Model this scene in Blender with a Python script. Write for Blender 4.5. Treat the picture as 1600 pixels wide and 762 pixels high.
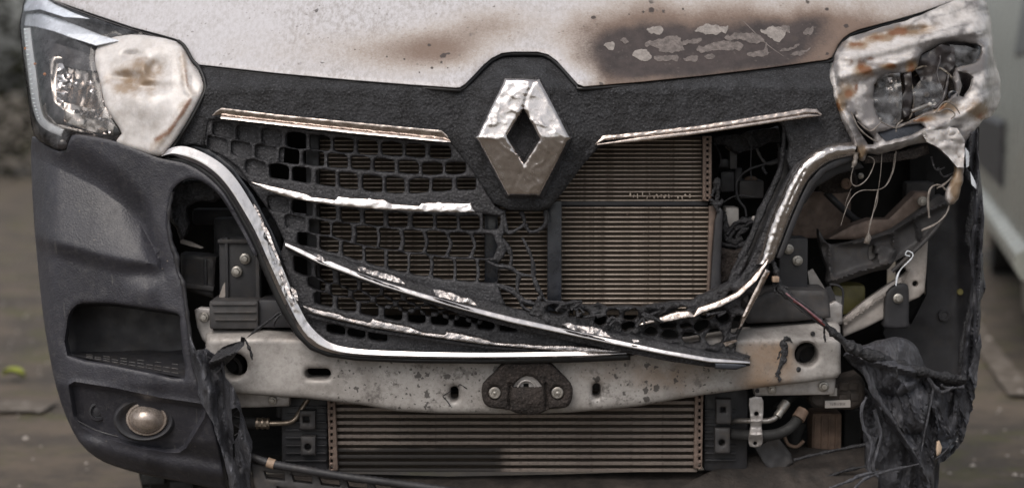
import bpy, bmesh, math, random
import numpy as np
from mathutils import Vector, Matrix
from mathutils.geometry import delaunay_2d_cdt
R = math.radians
for o in list(bpy.data.objects): bpy.data.objects.remove(o)
random.seed(7); rng = np.random.default_rng(7)
scene = bpy.context.scene
COL = scene.collection

# ---------------------------------------------------------------- camera
CAM_Y, CAM_Z, PITCH, FPX = -4.0, 1.17, R(5.0), 2928.0
cd = bpy.data.cameras.new('camera'); cam = bpy.data.objects.new('camera', cd); COL.objects.link(cam)
cam.location = (0, CAM_Y, CAM_Z); cam.rotation_euler = (R(90) - PITCH, 0, 0)
cd.sensor_width = 36; cd.lens = 36 * FPX / 1600; cd.clip_start = 0.05; cd.clip_end = 500
cd.dof.use_dof = True; cd.dof.focus_distance = 4.03; cd.dof.aperture_fstop = 2.0
scene.camera = cam
# ---------------------------------------------------------------- sky, sun, exposure (overcast)
SUN_EL, SUN_AZ = R(52), R(205)      # azimuth clockwise from +Y : in front of the van, to its right hand side
w = bpy.data.worlds.new('World'); scene.world = w; w.use_nodes = True
nt = w.node_tree; bg = nt.nodes['Background']
sky = nt.nodes.new('ShaderNodeTexSky'); sky.sky_type = 'NISHITA'; sky.sun_disc = False
sky.sun_elevation = SUN_EL; sky.sun_rotation = SUN_AZ; sky.dust_density = 4.0; sky.air_density = 1.2; sky.ozone_density = 1.0
hs = nt.nodes.new('ShaderNodeHueSaturation'); hs.inputs['Saturation'].default_value = 0.26
nt.links.new(sky.outputs[0], hs.inputs['Color']); nt.links.new(hs.outputs[0], bg.inputs[0])
bg.inputs[1].default_value = 0.115
sl = bpy.data.lights.new('sun', 'SUN'); sl.energy = 1.0; sl.angle = R(42); sl.color = (1.0, 0.88, 0.77)
so = bpy.data.objects.new('sun', sl); COL.objects.link(so)
sd = Vector((math.sin(SUN_AZ) * math.cos(SUN_EL), math.cos(SUN_AZ) * math.cos(SUN_EL), math.sin(SUN_EL)))
so.rotation_euler = sd.to_track_quat('Z', 'Y').to_euler(); so.location = (0, -3, 6)
scene.view_settings.view_transform = 'Standard'; scene.view_settings.look = 'None'
scene.view_settings.exposure = 0.33; scene.view_settings.gamma = 1.0; scene.view_settings.use_curve_mapping = False
scene.render.engine = 'CYCLES'

# ---------------------------------------------------------------- measuring: photo position + distance -> place
CP, SP = math.cos(PITCH), math.sin(PITCH)
def W(px, py, y):
    px = np.asarray(px, float); py = np.asarray(py, float); y = np.asarray(y, float)
    a = (px - 800) / FPX; b = (381 - py) / FPX
    t = (y - CAM_Y) / (CP + b * SP)
    return np.stack([a * t, y + 0 * t, CAM_Z + (b * CP - SP) * t], -1)
def F(px):
    u = np.abs(np.asarray(px, float) - 800) / 750
    return 0.17 * u ** 2.4 + 0.16 * np.clip(u - 0.72, 0, 1) ** 1.6
def Y0(px, py):
    py = np.asarray(py, float)
    return F(px) + 0.0016 * np.clip(135 - py, 0, None)
def ss(a, b, x):
    t = np.clip((np.asarray(x, float) - a) / (b - a), 0, 1); return t * t * (3 - 2 * t)
def _h(i, j, s):
    n = (i * 374761393 + j * 668265263 + s * 974634781) & 0xffffffff
    n = ((n ^ (n >> 13)) * 1274126177) & 0xffffffff
    return ((n ^ (n >> 16)) & 0xffff) / 65535.0
def vn(x, y, s):
    xi = np.floor(x).astype(np.int64); yi = np.floor(y).astype(np.int64)
    fx = x - xi; fy = y - yi; fx = fx * fx * (3 - 2 * fx); fy = fy * fy * (3 - 2 * fy)
    a = _h(xi, yi, s); b = _h(xi + 1, yi, s); c = _h(xi, yi + 1, s); d = _h(xi + 1, yi + 1, s)
    return (a + (b - a) * fx + (c - a) * fy + (a - b - c + d) * fx * fy) * 2 - 1
def fbm(x, y, sc, s=1, o=3):
    x = np.asarray(x, float); y = np.asarray(y, float); r = 0; a = 1; t = 0
    for k in range(o):
        r = r + a * vn(x / sc * 2 ** k + 37 * s, y / sc * 2 ** k + 11 * s, s + k); t += a; a *= 0.5
    return r / t
def ridge(x, y, sc, s=1, o=2): return 1 - 2 * np.abs(fbm(x, y, sc, s, o))
def gauss(px, py, cx, cy, rx, ry): return np.exp(-((px - cx) / rx) ** 2 - ((py - cy) / ry) ** 2)
def interp(pts):
    xs = [p[0] for p in pts]; ys = [p[1] for p in pts]
    return lambda x: np.interp(x, xs, ys)
def smooth_line(pts, n=6, closed=False):
    p = np.array(pts, float); m = len(p); out = []
    rngk = range(m) if closed else range(m - 1)
    for i in rngk:
        if closed: a, b, c, d = p[i - 1], p[i], p[(i + 1) % m], p[(i + 2) % m]
        else: a, b, c, d = p[max(i - 1, 0)], p[i], p[i + 1], p[min(i + 2, m - 1)]
        for k in range(n):
            t = k / n
            out.append(0.5 * (2 * b + (c - a) * t + (2 * a - 5 * b + 4 * c - d) * t * t + (3 * b - a - 3 * c + d) * t ** 3))
    if not closed: out.append(p[-1])
    return np.array(out)
def dens(loop, step):
    p = np.array(loop, float)[:, :2]; out = []
    for i in range(len(p)):
        a, b = p[i], p[(i + 1) % len(p)]; n = max(1, int(np.linalg.norm(b - a) / step + 0.5))
        for k in range(n): out.append(a + (b - a) * k / n)
    return np.array(out)
def inside(pts, loops):
    res = np.zeros(len(pts), bool)
    for L in loops:
        a = L; b = np.roll(L, -1, 0)
        for s in range(0, len(pts), 4000):
            q = pts[s:s + 4000]; y = q[:, 1:2]; x = q[:, 0:1]
            c = (a[:, 1] > y) != (b[:, 1] > y)
            xi = (b[:, 0] - a[:, 0]) * (y - a[:, 1]) / (b[:, 1] - a[:, 1] + 1e-12) + a[:, 0]
            res[s:s + 4000] ^= (np.sum(c & (x < xi), 1) % 2).astype(bool)
    return res
def bdist(pts, loops, closed=True):
    best = np.full(len(pts), 1e9)
    for L in loops:
        L = np.asarray(L, float)
        a = L if closed else L[:-1]; b = np.roll(L, -1, 0) if closed else L[1:]; ab = b - a; l2 = np.sum(ab * ab, 1) + 1e-12
        for s in range(0, len(pts), 3000):
            q = pts[s:s + 3000]
            t = np.clip(((q[:, 0:1] - a[:, 0]) * ab[:, 0] + (q[:, 1:2] - a[:, 1]) * ab[:, 1]) / l2, 0, 1)
            dx = q[:, 0:1] - a[:, 0] - t * ab[:, 0]; dy = q[:, 1:2] - a[:, 1] - t * ab[:, 1]
            best[s:s + 3000] = np.minimum(best[s:s + 3000], np.sqrt((dx * dx + dy * dy).min(1)))
    return best
def pdist(px, py, line): return bdist(np.stack([px, py], -1), [np.array(line, float)], False)

# ---------------------------------------------------------------- object helpers
def link(o, parent=None):
    COL.objects.link(o)
    if parent is not None: o.parent = parent
    return o
def obj(name, verts, faces, mat, parent=None, smooth=True, attr=None, angle=42):
    me = bpy.data.meshes.new(name)
    me.from_pydata([tuple(v) for v in verts], [], [tuple(int(i) for i in f) for f in faces]); me.update()
    me.materials.append(M[mat] if isinstance(mat, str) else mat)
    if smooth:
        me.polygons.foreach_set('use_smooth', [True] * len(me.polygons)); me.set_sharp_from_angle(angle=R(angle))
    if attr is not None:
        ca = me.color_attributes.new('mask', 'FLOAT_COLOR', 'POINT')
        ca.data.foreach_set('color', np.asarray(attr, np.float32).ravel())
    o = bpy.data.objects.new(name, me); return link(o, parent)
def tag(o, label=None, cat=None, group=None, kind=None):
    for k, v in (('label', label), ('category', cat), ('group', group), ('kind', kind)):
        if v: o[k] = v
    return o
def empty(name, loc=(0, 0, 0)):
    o = bpy.data.objects.new(name, None); o.location = loc; o.empty_display_size = 0.2; return link(o)

def sheet(name, outline, depth, mat, parent, holes=(), step=6, thick=0.012, r=0, rd=0.006, rough=0, rsc=12, jag=0, attr=None, seed=1, jsc=14, closedback=False, angle=42, feats=()):
    """a moulded panel: outline and openings measured in the photo, its own distance for every point, rounded rim and real thickness"""
    L = [dens(outline, step)] + [dens(h, min(step, 5)) for h in holes]
    if jag:
        for q in L:
            q[:, 0] += jag * fbm(q[:, 0], q[:, 1], jsc, seed, 3); q[:, 1] += jag * fbm(q[:, 0], q[:, 1], jsc, seed + 5, 3)
    lo, hi = L[0].min(0), L[0].max(0)
    gx, gy = np.meshgrid(np.arange(lo[0], hi[0] + step, step), np.arange(lo[1], hi[1] + step, step * 0.87))
    gx[1::2] += step / 2
    g = np.stack([gx.ravel(), gy.ravel()], -1) + rng.uniform(-.18, .18, (gx.size, 2)) * step
    g = g[inside(g, L)]; db = bdist(g, L); rings = []
    if r:
        g = g[db > r + .35 * step]
        for q in L:
            t = np.roll(q, -1, 0) - np.roll(q, 1, 0); t /= np.linalg.norm(t, axis=1)[:, None] + 1e-9; nn = np.stack([-t[:, 1], t[:, 0]], -1)
            for of in (.12, .4, .95) if r > 5 else (.22, .95):
                for sg in (1, -1): rings.append((q + nn * sg * of * r, of * r))
        keep = []
        for q, of in rings:
            q = q[inside(q, L)]
            if len(q): keep.append(q[bdist(q, L) > of * .93])
        rings = keep
    else: g = g[db > .45 * step]
    for poly, offs in feats:
        q = dens(poly, 3.0); t = np.roll(q, -1, 0) - np.roll(q, 1, 0); t /= np.linalg.norm(t, axis=1)[:, None] + 1e-9; nn = np.stack([-t[:, 1], t[:, 0]], -1)
        fp = np.concatenate([q + nn * of for of in offs]); fp = fp[inside(fp, L)]; fp = fp[bdist(fp, L) > 2]
        m_ = max(abs(o_) for o_ in offs) + 1.5; g = g[bdist(g, [q]) > m_]; rings = [k_[bdist(k_, [q]) > 1.2] if len(k_) else k_ for k_ in rings] + [fp]
    pts = np.concatenate(L + [k_ for k_ in rings if len(k_)] + [g]); ed = []; k = 0
    for q in L:
        n = len(q); ed += [(k + i, k + (i + 1) % n) for i in range(n)]; k += n
    ov, oe, of, *_ = delaunay_2d_cdt([Vector((p[0], p[1])) for p in pts], ed, [], 0, 1e-4, False)
    v = np.array([(p[0], p[1]) for p in ov]); f = np.array([t for t in of if len(t) == 3])
    f = f[inside(v[f].mean(1), L)]
    used = np.unique(f); remap = -np.ones(len(v), int); remap[used] = np.arange(len(used)); v = v[used]; f = remap[f]
    px, py = v[:, 0], v[:, 1]
    y = depth(px, py) if callable(depth) else np.full(len(v), float(depth))
    if r:
        d = np.clip(bdist(v, L), 0, r); y = y + rd * (1 - np.sqrt(np.clip(1 - ((r - d) / r) ** 2, 0, 1)))
    if rough: y = y + rough * fbm(px, py, rsc, seed, 4)
    P = W(px, py, y); f = f[:, ::-1]
    faces = f.tolist(); V = P.tolist(); A = None
    if attr is not None: A = np.asarray(attr(px, py)); A = np.concatenate([A, np.ones((len(A), 4 - A.shape[1]))], 1) if A.shape[1] < 4 else A
    if thick:
        cnt = {}
        for t in faces:
            for i in range(3):
                a, b = t[i], t[(i + 1) % 3]; key = (min(a, b), max(a, b)); cnt[key] = None if key in cnt else (a, b)
        bm_ = {}
        back = P + np.array([0, thick, 0])
        extra = []
        def bi(i):
            if i not in bm_: bm_[i] = len(V) + len(extra); extra.append(i)
            return bm_[i]
        walls = [(b, a, bi(a), bi(b)) for e in cnt.values() if e for a, b in [e]]
        if closedback:
            nb = [(bi(t[2]), bi(t[1]), bi(t[0])) for t in faces]; walls += nb
        V += back[extra].tolist(); faces = faces + walls
        if A is not None: A = np.concatenate([A, A[extra]])
    return obj(name, V, faces, mat, parent, True, A, angle)

def loft(name, top, bot, yf, mat, parent, nv=8, du=3.0, thick=.012, prof=None, jag=0, seed=1, angle=50):
    """long trim strip between two edges measured in the photo; prof(v) moves the section towards (-) or away from the viewer"""
    def res(l, n):
        l = np.array(l, float); s = np.concatenate([[0], np.cumsum(np.linalg.norm(np.diff(l, axis=0), axis=1))]); u = np.linspace(0, s[-1], n)
        return np.stack([np.interp(u, s, l[:, 0]), np.interp(u, s, l[:, 1])], -1)
    L_ = max(np.linalg.norm(np.diff(np.array(l, float), axis=0), axis=1).sum() for l in (top, bot)); n = max(4, int(L_ / du))
    a, b = res(top, n), res(bot, n)
    if jag: a = a + jag * np.stack([0 * a[:, 0], fbm(a[:, 0], a[:, 1], 9, seed, 3)], -1)
    vs = np.linspace(0, 1, nv + 1); V = []
    for v in vs:
        q = a * (1 - v) + b * v; y = yf(q[:, 0], q[:, 1], v) + (prof(v) if prof else 0); V.append(W(q[:, 0], q[:, 1], y))
    for e, q in ((0, a), (nv, b)):
        P = V[e] + np.array([0, thick, 0]); V.append(P)
    V = np.concatenate(V); fs = []
    for i in range(nv):
        for j in range(n - 1): fs.append((i * n + j, (i + 1) * n + j, (i + 1) * n + j + 1, i * n + j + 1))
    o_ = (nv + 1) * n
    for j in range(n - 1):
        fs.append((o_ + j, j, j + 1, o_ + j + 1)); fs.append((nv * n + j, o_ + n + j, o_ + n + j + 1, nv * n + j + 1))
    return obj(name, V, fs, mat, parent, angle=angle)
def tube3(name, pts, rad, mat, parent, n=8, sub=5, wob=0, seed=1, flat=1.0, ridges=0, smooth=True):
    """pts in the place, radius metres (number or list)"""
    pts = np.array(pts, float); rr = np.full(len(pts), rad, float) if np.isscalar(rad) else np.array(rad, float)
    q = smooth_line(np.concatenate([pts, rr[:, None]], 1), sub) if sub > 1 else np.concatenate([pts, rr[:, None]], 1)
    p, rr = q[:, :3], np.abs(q[:, 3]) + 1e-5; m = len(p)
    T = np.gradient(p, axis=0); T /= np.linalg.norm(T, axis=1)[:, None] + 1e-12
    up = np.array([0, -1.0, 0.05]); V = []
    for i in range(m):
        s = np.cross(T[i], up); s /= np.linalg.norm(s) + 1e-9; u = np.cross(s, T[i])
        k = rr[i] * (1 + (wob * float(vn(np.array([i * 0.7]), np.array([seed * 3.1]), seed)[0]) if wob else 0))
        if ridges and i % 2: k *= 1 - ridges
        for j in range(n):
            a = 2 * math.pi * j / n; kk = k * (1 + 0.5 * wob * random.uniform(-1, 1))
            V.append(p[i] + s * math.cos(a) * kk + u * math.sin(a) * kk * flat)
    fs = [(i * n + j, i * n + (j + 1) % n, (i + 1) * n + (j + 1) % n, (i + 1) * n + j) for i in range(m - 1) for j in range(n)]
    fs += [tuple(range(n))[::-1], tuple((m - 1) * n + j for j in range(n))]
    return obj(name, V, fs, mat, parent, smooth, angle=60)
def tube(name, pts, rpx, mat, parent, y=None, **kw):
    """pts (px, py[, y]); rpx radius in photo pixels (1 px is 1.4 mm)"""
    P = [W(p[0], p[1], p[2] if len(p) > 2 else (y(p[0], p[1]) if callable(y) else y)) for p in pts]
    rad = [q * 0.00138 for q in rpx] if hasattr(rpx, '__len__') else rpx * 0.00138
    return tube3(name, P, rad, mat, parent, **kw)
def bm_obj(name, bm, mat, parent, smooth=True, angle=40):
    me = bpy.data.meshes.new(name); bm.to_mesh(me); bm.free(); me.materials.append(M[mat] if isinstance(mat, str) else mat)
    if smooth:
        me.polygons.foreach_set('use_smooth', [True] * len(me.polygons)); me.set_sharp_from_angle(angle=R(angle))
    return link(bpy.data.objects.new(name, me), parent)
def box3(name, lo, hi, mat, parent, bev=0.004, rot=0, seg=2):
    bm = bmesh.new(); bmesh.ops.create_cube(bm, size=1)
    lo = np.array(lo, float); hi = np.array(hi, float); c = (lo + hi) / 2; s = hi - lo
    for v in bm.verts: v.co = Vector((v.co.x * s[0], v.co.y * s[1], v.co.z * s[2]))
    if bev: bmesh.ops.bevel(bm, geom=bm.edges[:], offset=min(bev, 0.45 * min(s)), segments=seg, affect='EDGES', profile=0.6)
    if rot: bmesh.ops.rotate(bm, verts=bm.verts[:], cent=(0, 0, 0), matrix=Matrix.Rotation(rot, 3, 'Y'))
    bmesh.ops.translate(bm, verts=bm.verts[:], vec=c)
    return bm_obj(name, bm, mat, parent)
def box(name, x0, y0, x1, y1, d0, d1, mat, parent, bev=0.004, rot=0):
    a = W(x0, y1, d0); b = W(x1, y0, d0)
    return box3(name, (a[0], d0, a[2]), (b[0], d1, b[2]), mat, parent, bev, rot)
def lathe(name, px, py, y, prof, mat, parent, n=20, sx=1, sz=1, tilt=(0, 0)):
    """prof [(radius px, forward mm)] turned about the axis that points out of the van's front"""
    c = W(px, py, y); V = []; k = 0.00137
    for (rp, fw) in prof:
        for j in range(n):
            a = 2 * math.pi * j / n; x = rp * k * sx * math.cos(a); z = rp * k * sz * math.sin(a)
            V.append((c[0] + x, c[1] - fw / 1000 + x * tilt[0] + z * tilt[1], c[2] + z))
    m = len(prof)
    fs = [(i * n + j, i * n + (j + 1) % n, (i + 1) * n + (j + 1) % n, (i + 1) * n + j) for i in range(m - 1) for j in range(n)]
    fs.append(tuple((m - 1) * n + j for j in range(n)))
    return obj(name, V, fs, mat, parent)
def bolt(px, py, y, rp, mat, parent, n=6):
    w_ = lathe('bolt', px, py, y, [(rp, 0), (rp, 3), (rp * .86, 4.5), (rp * .6, 4.6)], mat, parent, 18)
    c = W(px, py, y); V = []; k = 0.00137
    for (q, fw) in ((.66, 4), (.66, 10), (.55, 11.5), (.25, 11.8)):
        for j in range(6):
            a = 2 * math.pi * j / 6 + 0.3
            V.append((c[0] + rp * q * k * math.cos(a), c[1] - fw / 1000, c[2] + rp * q * k * math.sin(a)))
    fs = [(i * 6 + j, i * 6 + (j + 1) % 6, (i + 1) * 6 + (j + 1) % 6, (i + 1) * 6 + j) for i in range(3) for j in range(6)] + [tuple(18 + j for j in range(6))]
    me = w_.data; bm = bmesh.new(); bm.from_mesh(me)
    vs = [bm.verts.new(v) for v in V]
    for f_ in fs: bm.faces.new([vs[i] for i in f_])
    bm.to_mesh(me); bm.free()
    return w_
def ribbon_outline(cl, wd):
    c = smooth_line([(a, b, k) for (a, b), k in zip(cl, wd)], 5); t = np.gradient(c[:, :2], axis=0); t /= np.linalg.norm(t, axis=1)[:, None]
    nrm = np.stack([-t[:, 1], t[:, 0]], -1)
    return np.concatenate([c[:, :2] + nrm * c[:, 2:3], (c[:, :2] - nrm * c[:, 2:3])[::-1]])

# ---------------------------------------------------------------- materials
M = {}
class NT:
    def __init__(s, name):
        s.m = bpy.data.materials.new(name); s.m.use_nodes = True; s.t = s.m.node_tree; s.b = s.t.nodes['Principled BSDF']
        s.tc = s.n('ShaderNodeTexCoord'); M[name] = s.m
    def n(s, typ, **kw):
        x = s.t.nodes.new(typ)
        for k, v in kw.items():
            if k in x.inputs: x.inputs[k].default_value = v
            else: setattr(x, k, v)
        return x
    def l(s, a, b): s.t.links.new(a, b)
    def vec(s, scale=(1, 1, 1)):
        mp = s.n('ShaderNodeMapping'); mp.inputs['Scale'].default_value = scale; s.l(s.tc.outputs['Object'], mp.inputs[0]); return mp.outputs[0]
    def noise(s, scale, detail=4, rough=.6, v=None, dist=0):
        x = s.n('ShaderNodeTexNoise'); x.inputs['Scale'].default_value = scale; x.inputs['Detail'].default_value = detail
        x.inputs['Roughness'].default_value = rough; x.inputs['Distortion'].default_value = dist
        s.l(v or s.tc.outputs['Object'], x.inputs['Vector']); return x.outputs['Fac']
    def voro(s, scale, feat='F1', v=None, out='Distance', rnd=1):
        x = s.n('ShaderNodeTexVoronoi'); x.feature = feat; x.inputs['Scale'].default_value = scale; x.inputs['Randomness'].default_value = rnd
        s.l(v or s.tc.outputs['Object'], x.inputs['Vector']); return x.outputs[out]
    def speck(s, scale, lo, hi, dist=.3):
        """soot spots of many sizes and ragged outline"""
        nz = s.n('ShaderNodeTexNoise'); nz.inputs['Scale'].default_value = scale * 2.2; nz.inputs['Detail'].default_value = 3; s.l(s.tc.outputs['Object'], nz.inputs['Vector'])
        vm = s.n('ShaderNodeVectorMath', operation='MULTIPLY_ADD'); s.l(nz.outputs['Color'], vm.inputs[0]); vm.inputs[1].default_value = (dist / scale,) * 3; s.l(s.tc.outputs['Object'], vm.inputs[2])
        x = s.n('ShaderNodeTexVoronoi'); x.inputs['Scale'].default_value = scale; s.l(vm.outputs[0], x.inputs['Vector'])
        sp_ = s.n('ShaderNodeSeparateColor'); s.l(x.outputs['Color'], sp_.inputs[0])
        rad = s.math('ADD', s.math('MULTIPLY', s.math('POWER', sp_.outputs[0], 3.0), hi - lo), lo)
        return s.ramp(s.math('SUBTRACT', rad, x.outputs['Distance']), -.02, .05)
    def ramp(s, f, a, b, c0=0, c1=1):
        x = s.n('ShaderNodeMapRange'); x.interpolation_type = 'SMOOTHSTEP'
        for k, v in zip(('From Min', 'From Max', 'To Min', 'To Max'), (a, b, c0, c1)): x.inputs[k].default_value = v
        s.l(f, x.inputs['Value']); return x.outputs[0]
    def math(s, op, a, b=0.0):
        x = s.n('ShaderNodeMath', operation=op)
        for i, q in enumerate((a, b)):
            if isinstance(q, (int, float)): x.inputs[i].default_value = q
            else: s.l(q, x.inputs[i])
        return x.outputs[0]
    def mix(s, f, a, b):
        x = s.n('ShaderNodeMix'); x.data_type = 'RGBA'; x.clamp_factor = True
        for i, q in ((0, f), (6, a), (7, b)):
            if isinstance(q, (int, float)): x.inputs[i].default_value = q
            elif isinstance(q, tuple): x.inputs[i].default_value = (*q, 1)
            else: s.l(q, x.inputs[i])
        return x.outputs[2]
    def attr(s):
        x = s.n('ShaderNodeAttribute'); x.attribute_name = 'mask'; sp = s.n('ShaderNodeSeparateColor'); s.l(x.outputs['Color'], sp.inputs[0]); return sp.outputs
    def set(s, k, v):
        if isinstance(v, (int, float)): s.b.inputs[k].default_value = v
        elif isinstance(v, tuple): s.b.inputs[k].default_value = (*v, 1)
        else: s.l(v, s.b.inputs[k])
    def bump(s, hs, strength=.5, dist=.002):
        prev = None
        for h, st, di in hs:
            x = s.n('ShaderNodeBump'); x.inputs['Strength'].default_value = st; x.inputs['Distance'].default_value = di; s.l(h, x.inputs['Height'])
            if prev: s.l(prev, x.inputs['Normal'])
            prev = x.outputs[0]
        s.l(prev, s.b.inputs['Normal'])

def plain(name, c, rough=.5, metal=0, var=.35, vs=18, bump=.25, bs=160, bd=.001, dirt=None, dirt_amt=.5, spec=.5):
    m = NT(name)
    n1 = m.noise(vs, 5, .65); col = m.mix(m.ramp(n1, .3, .72), tuple(x * (1 - var) for x in c), tuple(min(1, x * (1 + var)) for x in c))
    if dirt: col = m.mix(m.math('MULTIPLY', m.ramp(m.noise(vs * 2.3, 6, .7), .45, .75), dirt_amt), col, dirt)
    m.set('Base Color', col); m.set('Metallic', metal); m.b.inputs['Specular IOR Level'].default_value = spec
    m.set('Roughness', m.ramp(m.noise(vs * 3, 4), .25, .8, max(.05, rough - .14), min(1, rough + .14)))
    m.bump([(m.noise(bs, 3, .6), bump, bd)])
    return m

# hood paint: white lacquer, mask r = heat tint, g = scorch, b = large burnt spots
m = NT('hood_paint'); a = m.attr()
grime = m.ramp(m.noise(120, 6, .8, m.vec((1, .5, .45))), .40, .62); broad = m.ramp(m.noise(5, 4, .6), .3, .7)
white = m.mix(m.math('MULTIPLY', grime, m.math('ADD', m.math('MULTIPLY', broad, .5), .28)), (.51, .50, .525), (.27, .25, .24))
n_ = m.noise(16, 6, .72); edge = m.math('SUBTRACT', n_, .5); grain = m.math('SUBTRACT', m.noise(190, 4, .8), .5)
jit = m.math('ADD', m.math('MULTIPLY', edge, .45), m.math('MULTIPLY', grain, .75))
c = m.mix(m.math('MULTIPLY', m.ramp(m.math('ADD', a[0], jit), .0, .7), .75), white, (.37, .315, .27))
c = m.mix(m.math('MULTIPLY', m.ramp(m.math('ADD', a[0], m.math('MULTIPLY', jit, .8)), .35, 1.05), .9), c, (.15, .098, .072))
sc = m.ramp(m.math('ADD', a[1], m.math('MULTIPLY', jit, .6)), .04, .72)
c = m.mix(m.math('MULTIPLY', sc, .95), c, m.mix(m.ramp(m.noise(30, 5, .7), .35, .65), (.022, .017, .018), (.042, .032, .032)))
sp1 = m.speck(40, .0, .30, .8); gate = m.ramp(m.noise(11, 3), .46, .58)
sp2 = m.speck(110, .06, .34, .9); gate2 = m.ramp(m.noise(16, 3), .40, .62)
c = m.mix(m.math('MULTIPLY', m.math('MULTIPLY', sp1, gate), .85), c, (.05, .042, .04))
c = m.mix(m.math('MULTIPLY', m.math('MULTIPLY', sp2, gate2), .6), c, (.10, .085, .075))
c = m.mix(m.ramp(m.math('ADD', a[2], m.math('MULTIPLY', edge, .9)), .42, .62), c, (.05, .038, .034))
m.set('Base Color', c); m.set('Roughness', m.ramp(m.math('ADD', grime, sc), 0, 1.6, .38, .68))
m.bump([(m.noise(420, 3, .7), .16, .0006), (m.voro(70), .12, .0012)])
m.b.inputs['Coat Weight'].default_value = .0

def char(name, c0, c1, bumpk=1.0, rough=.72):
    m = NT(name)
    cell = m.voro(150); fine = m.noise(210, 5, .8); big = m.noise(26, 5, .65)
    c = m.mix(m.ramp(big, .32, .68), c0, c1); c = m.mix(m.math('MULTIPLY', m.ramp(fine, .5, .68), .75), c, tuple(x * 2.6 for x in c1))
    m.set('Base Color', c); m.set('Roughness', m.ramp(fine, .3, .7, rough + .12, rough - .16)); m.b.inputs['Specular IOR Level'].default_value = .42
    m.bump([(big, .5 * bumpk, .006), (cell, .8 * bumpk, .004), (fine, .9 * bumpk, .004)])
char('char_panel', (.018, .018, .020), (.040, .041, .046), 1.15)
char('char_mesh', (.022, .022, .025), (.048, .048, .053), .55, .6)
char('char_melt', (.015, .015, .017), (.034, .034, .038), .8, .45)
char('char_brown', (.016, .013, .012), (.036, .028, .025), 1.0, .8)
# bumper plastic with leather-like grain
m = NT('bumper_plastic')
g = m.voro(270, 'SMOOTH_F1'); g2 = m.noise(170, 5, .7); big = m.noise(7, 5, .6)
c = m.mix(m.ramp(big, .3, .7), (.025, .025, .032), (.042, .042, .053)); c = m.mix(m.math('MULTIPLY', m.ramp(m.noise(60, 6, .75), .46, .74), .45), c, (.095, .092, .095))
c = m.mix(m.math('MULTIPLY', m.ramp(m.voro(42), .09, .05), m.ramp(m.noise(6, 3), .5, .62)), c, (.16, .14, .12))
st = m.ramp(m.noise(18, 6, .75, m.vec((1, 1, .22))), .5, .72); c = m.mix(m.math('MULTIPLY', st, .14), c, (.085, .08, .078)); scr = m.ramp(m.noise(26, 2, .5, m.vec((6, 1, .6))), .70, .74); c = m.mix(m.math('MULTIPLY', scr, .4), c, (.13, .125, .12))
m.set('Base Color', c); m.set('Roughness', m.math('ADD', m.ramp(big, .3, .7, .38, .52), m.math('MULTIPLY', st, .2))); m.bump([(g, .35, .0018), (g2, .35, .0022)])
plain('bumper_smooth', (.027, .027, .032), .5, 0, .25, 12, .12, 200, .0008, (.07, .062, .055), .35)
plain('black_plastic', (.026, .026, .030), .55, 0, .3, 14, .2, 180, .001, (.05, .043, .038), .4)
plain('dusty_plastic', (.050, .048, .050), .65, 0, .35, 14, .25, 120, .001, (.085, .07, .058), .55)
plain('brown_dust', (.036, .029, .025), .8, 0, .5, 14, .8, 60, .004, (.018, .016, .015), .9)
plain('tan_rust', (.17, .115, .085), .75, .1, .4, 16, .3, 120, .001, (.05, .038, .03), .7)
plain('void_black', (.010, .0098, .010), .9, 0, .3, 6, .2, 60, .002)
plain('rubber', (.018, .018, .018), .75, 0, .25, 25, .3, 200, .001)
plain('rubber_seal', (.008, .008, .009), .45, 0, .2, 25, .1, 200, .001)
plain('blue_black', (.027, .030, .038), .32, 0, .4, 14, .3, 60, .002, (.07, .07, .075), .4)
m = NT('melt_sheet')
wr = m.noise(34, 6, .7, m.vec((1.6, 1, .5)), 1.5); c = m.mix(m.ramp(wr, .35, .7), (.030, .030, .035), (.105, .108, .126)); c = m.mix(m.math('MULTIPLY', m.ramp(m.noise(90, 5, .8), .52, .7), .5), c, (.12, .118, .125))
m.set('Base Color', c); m.set('Roughness', m.ramp(wr, .3, .7, .48, .24)); m.bump([(wr, .9, .010), (m.noise(150, 5, .75), .5, .003)])
plain('bolt_steel', (.42, .40, .37), .42, .75, .25, 60, .25, 260, .0006, (.16, .12, .09), .5)
plain('steel', (.36, .34, .32), .4, .8, .25, 40, .2, 200, .0006, (.12, .09, .07), .6)
plain('brass_pipe', (.30, .25, .20), .4, .75, .25, 40, .15, 200, .0005, (.10, .075, .06), .6)
plain('zinc', (.40, .38, .37), .5, .45, .2, 22, .2, 220, .0006, (.2, .165, .14), .5)
plain('alu_plate', (.46, .42, .39), .55, .3, .18, 18, .15, 200, .0006, (.22, .18, .15), .5)
plain('tan_metal', (.21, .155, .128), .6, .3, .3, 18, .2, 160, .0008, (.08, .06, .05), .6)
plain('yellow_plastic', (.16, .14, .045), .5, 0, .25, 12, .1, 120, .0006, (.05, .045, .025), .5)
plain('white_plastic', (.46, .44, .42), .5, 0, .15, 20, .1, 150, .0006, (.24, .2, .17), .6)
plain('tape_tan', (.35, .25, .18), .55, 0, .3, 50, .3, 200, .0008, (.1, .07, .05), .5)
plain('wire_red', (.16, .03, .028), .5, 0, .3, 60, .2, 200, .0006, (.02, .02, .02), .7)
plain('wire_pink', (.24, .12, .14), .5, 0, .3, 60, .2, 200, .0006, (.02, .02, .02), .6)
plain('chip', (.5, .38, .28), .8, 0, .2, 60, .3, 200, .0008)
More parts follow.
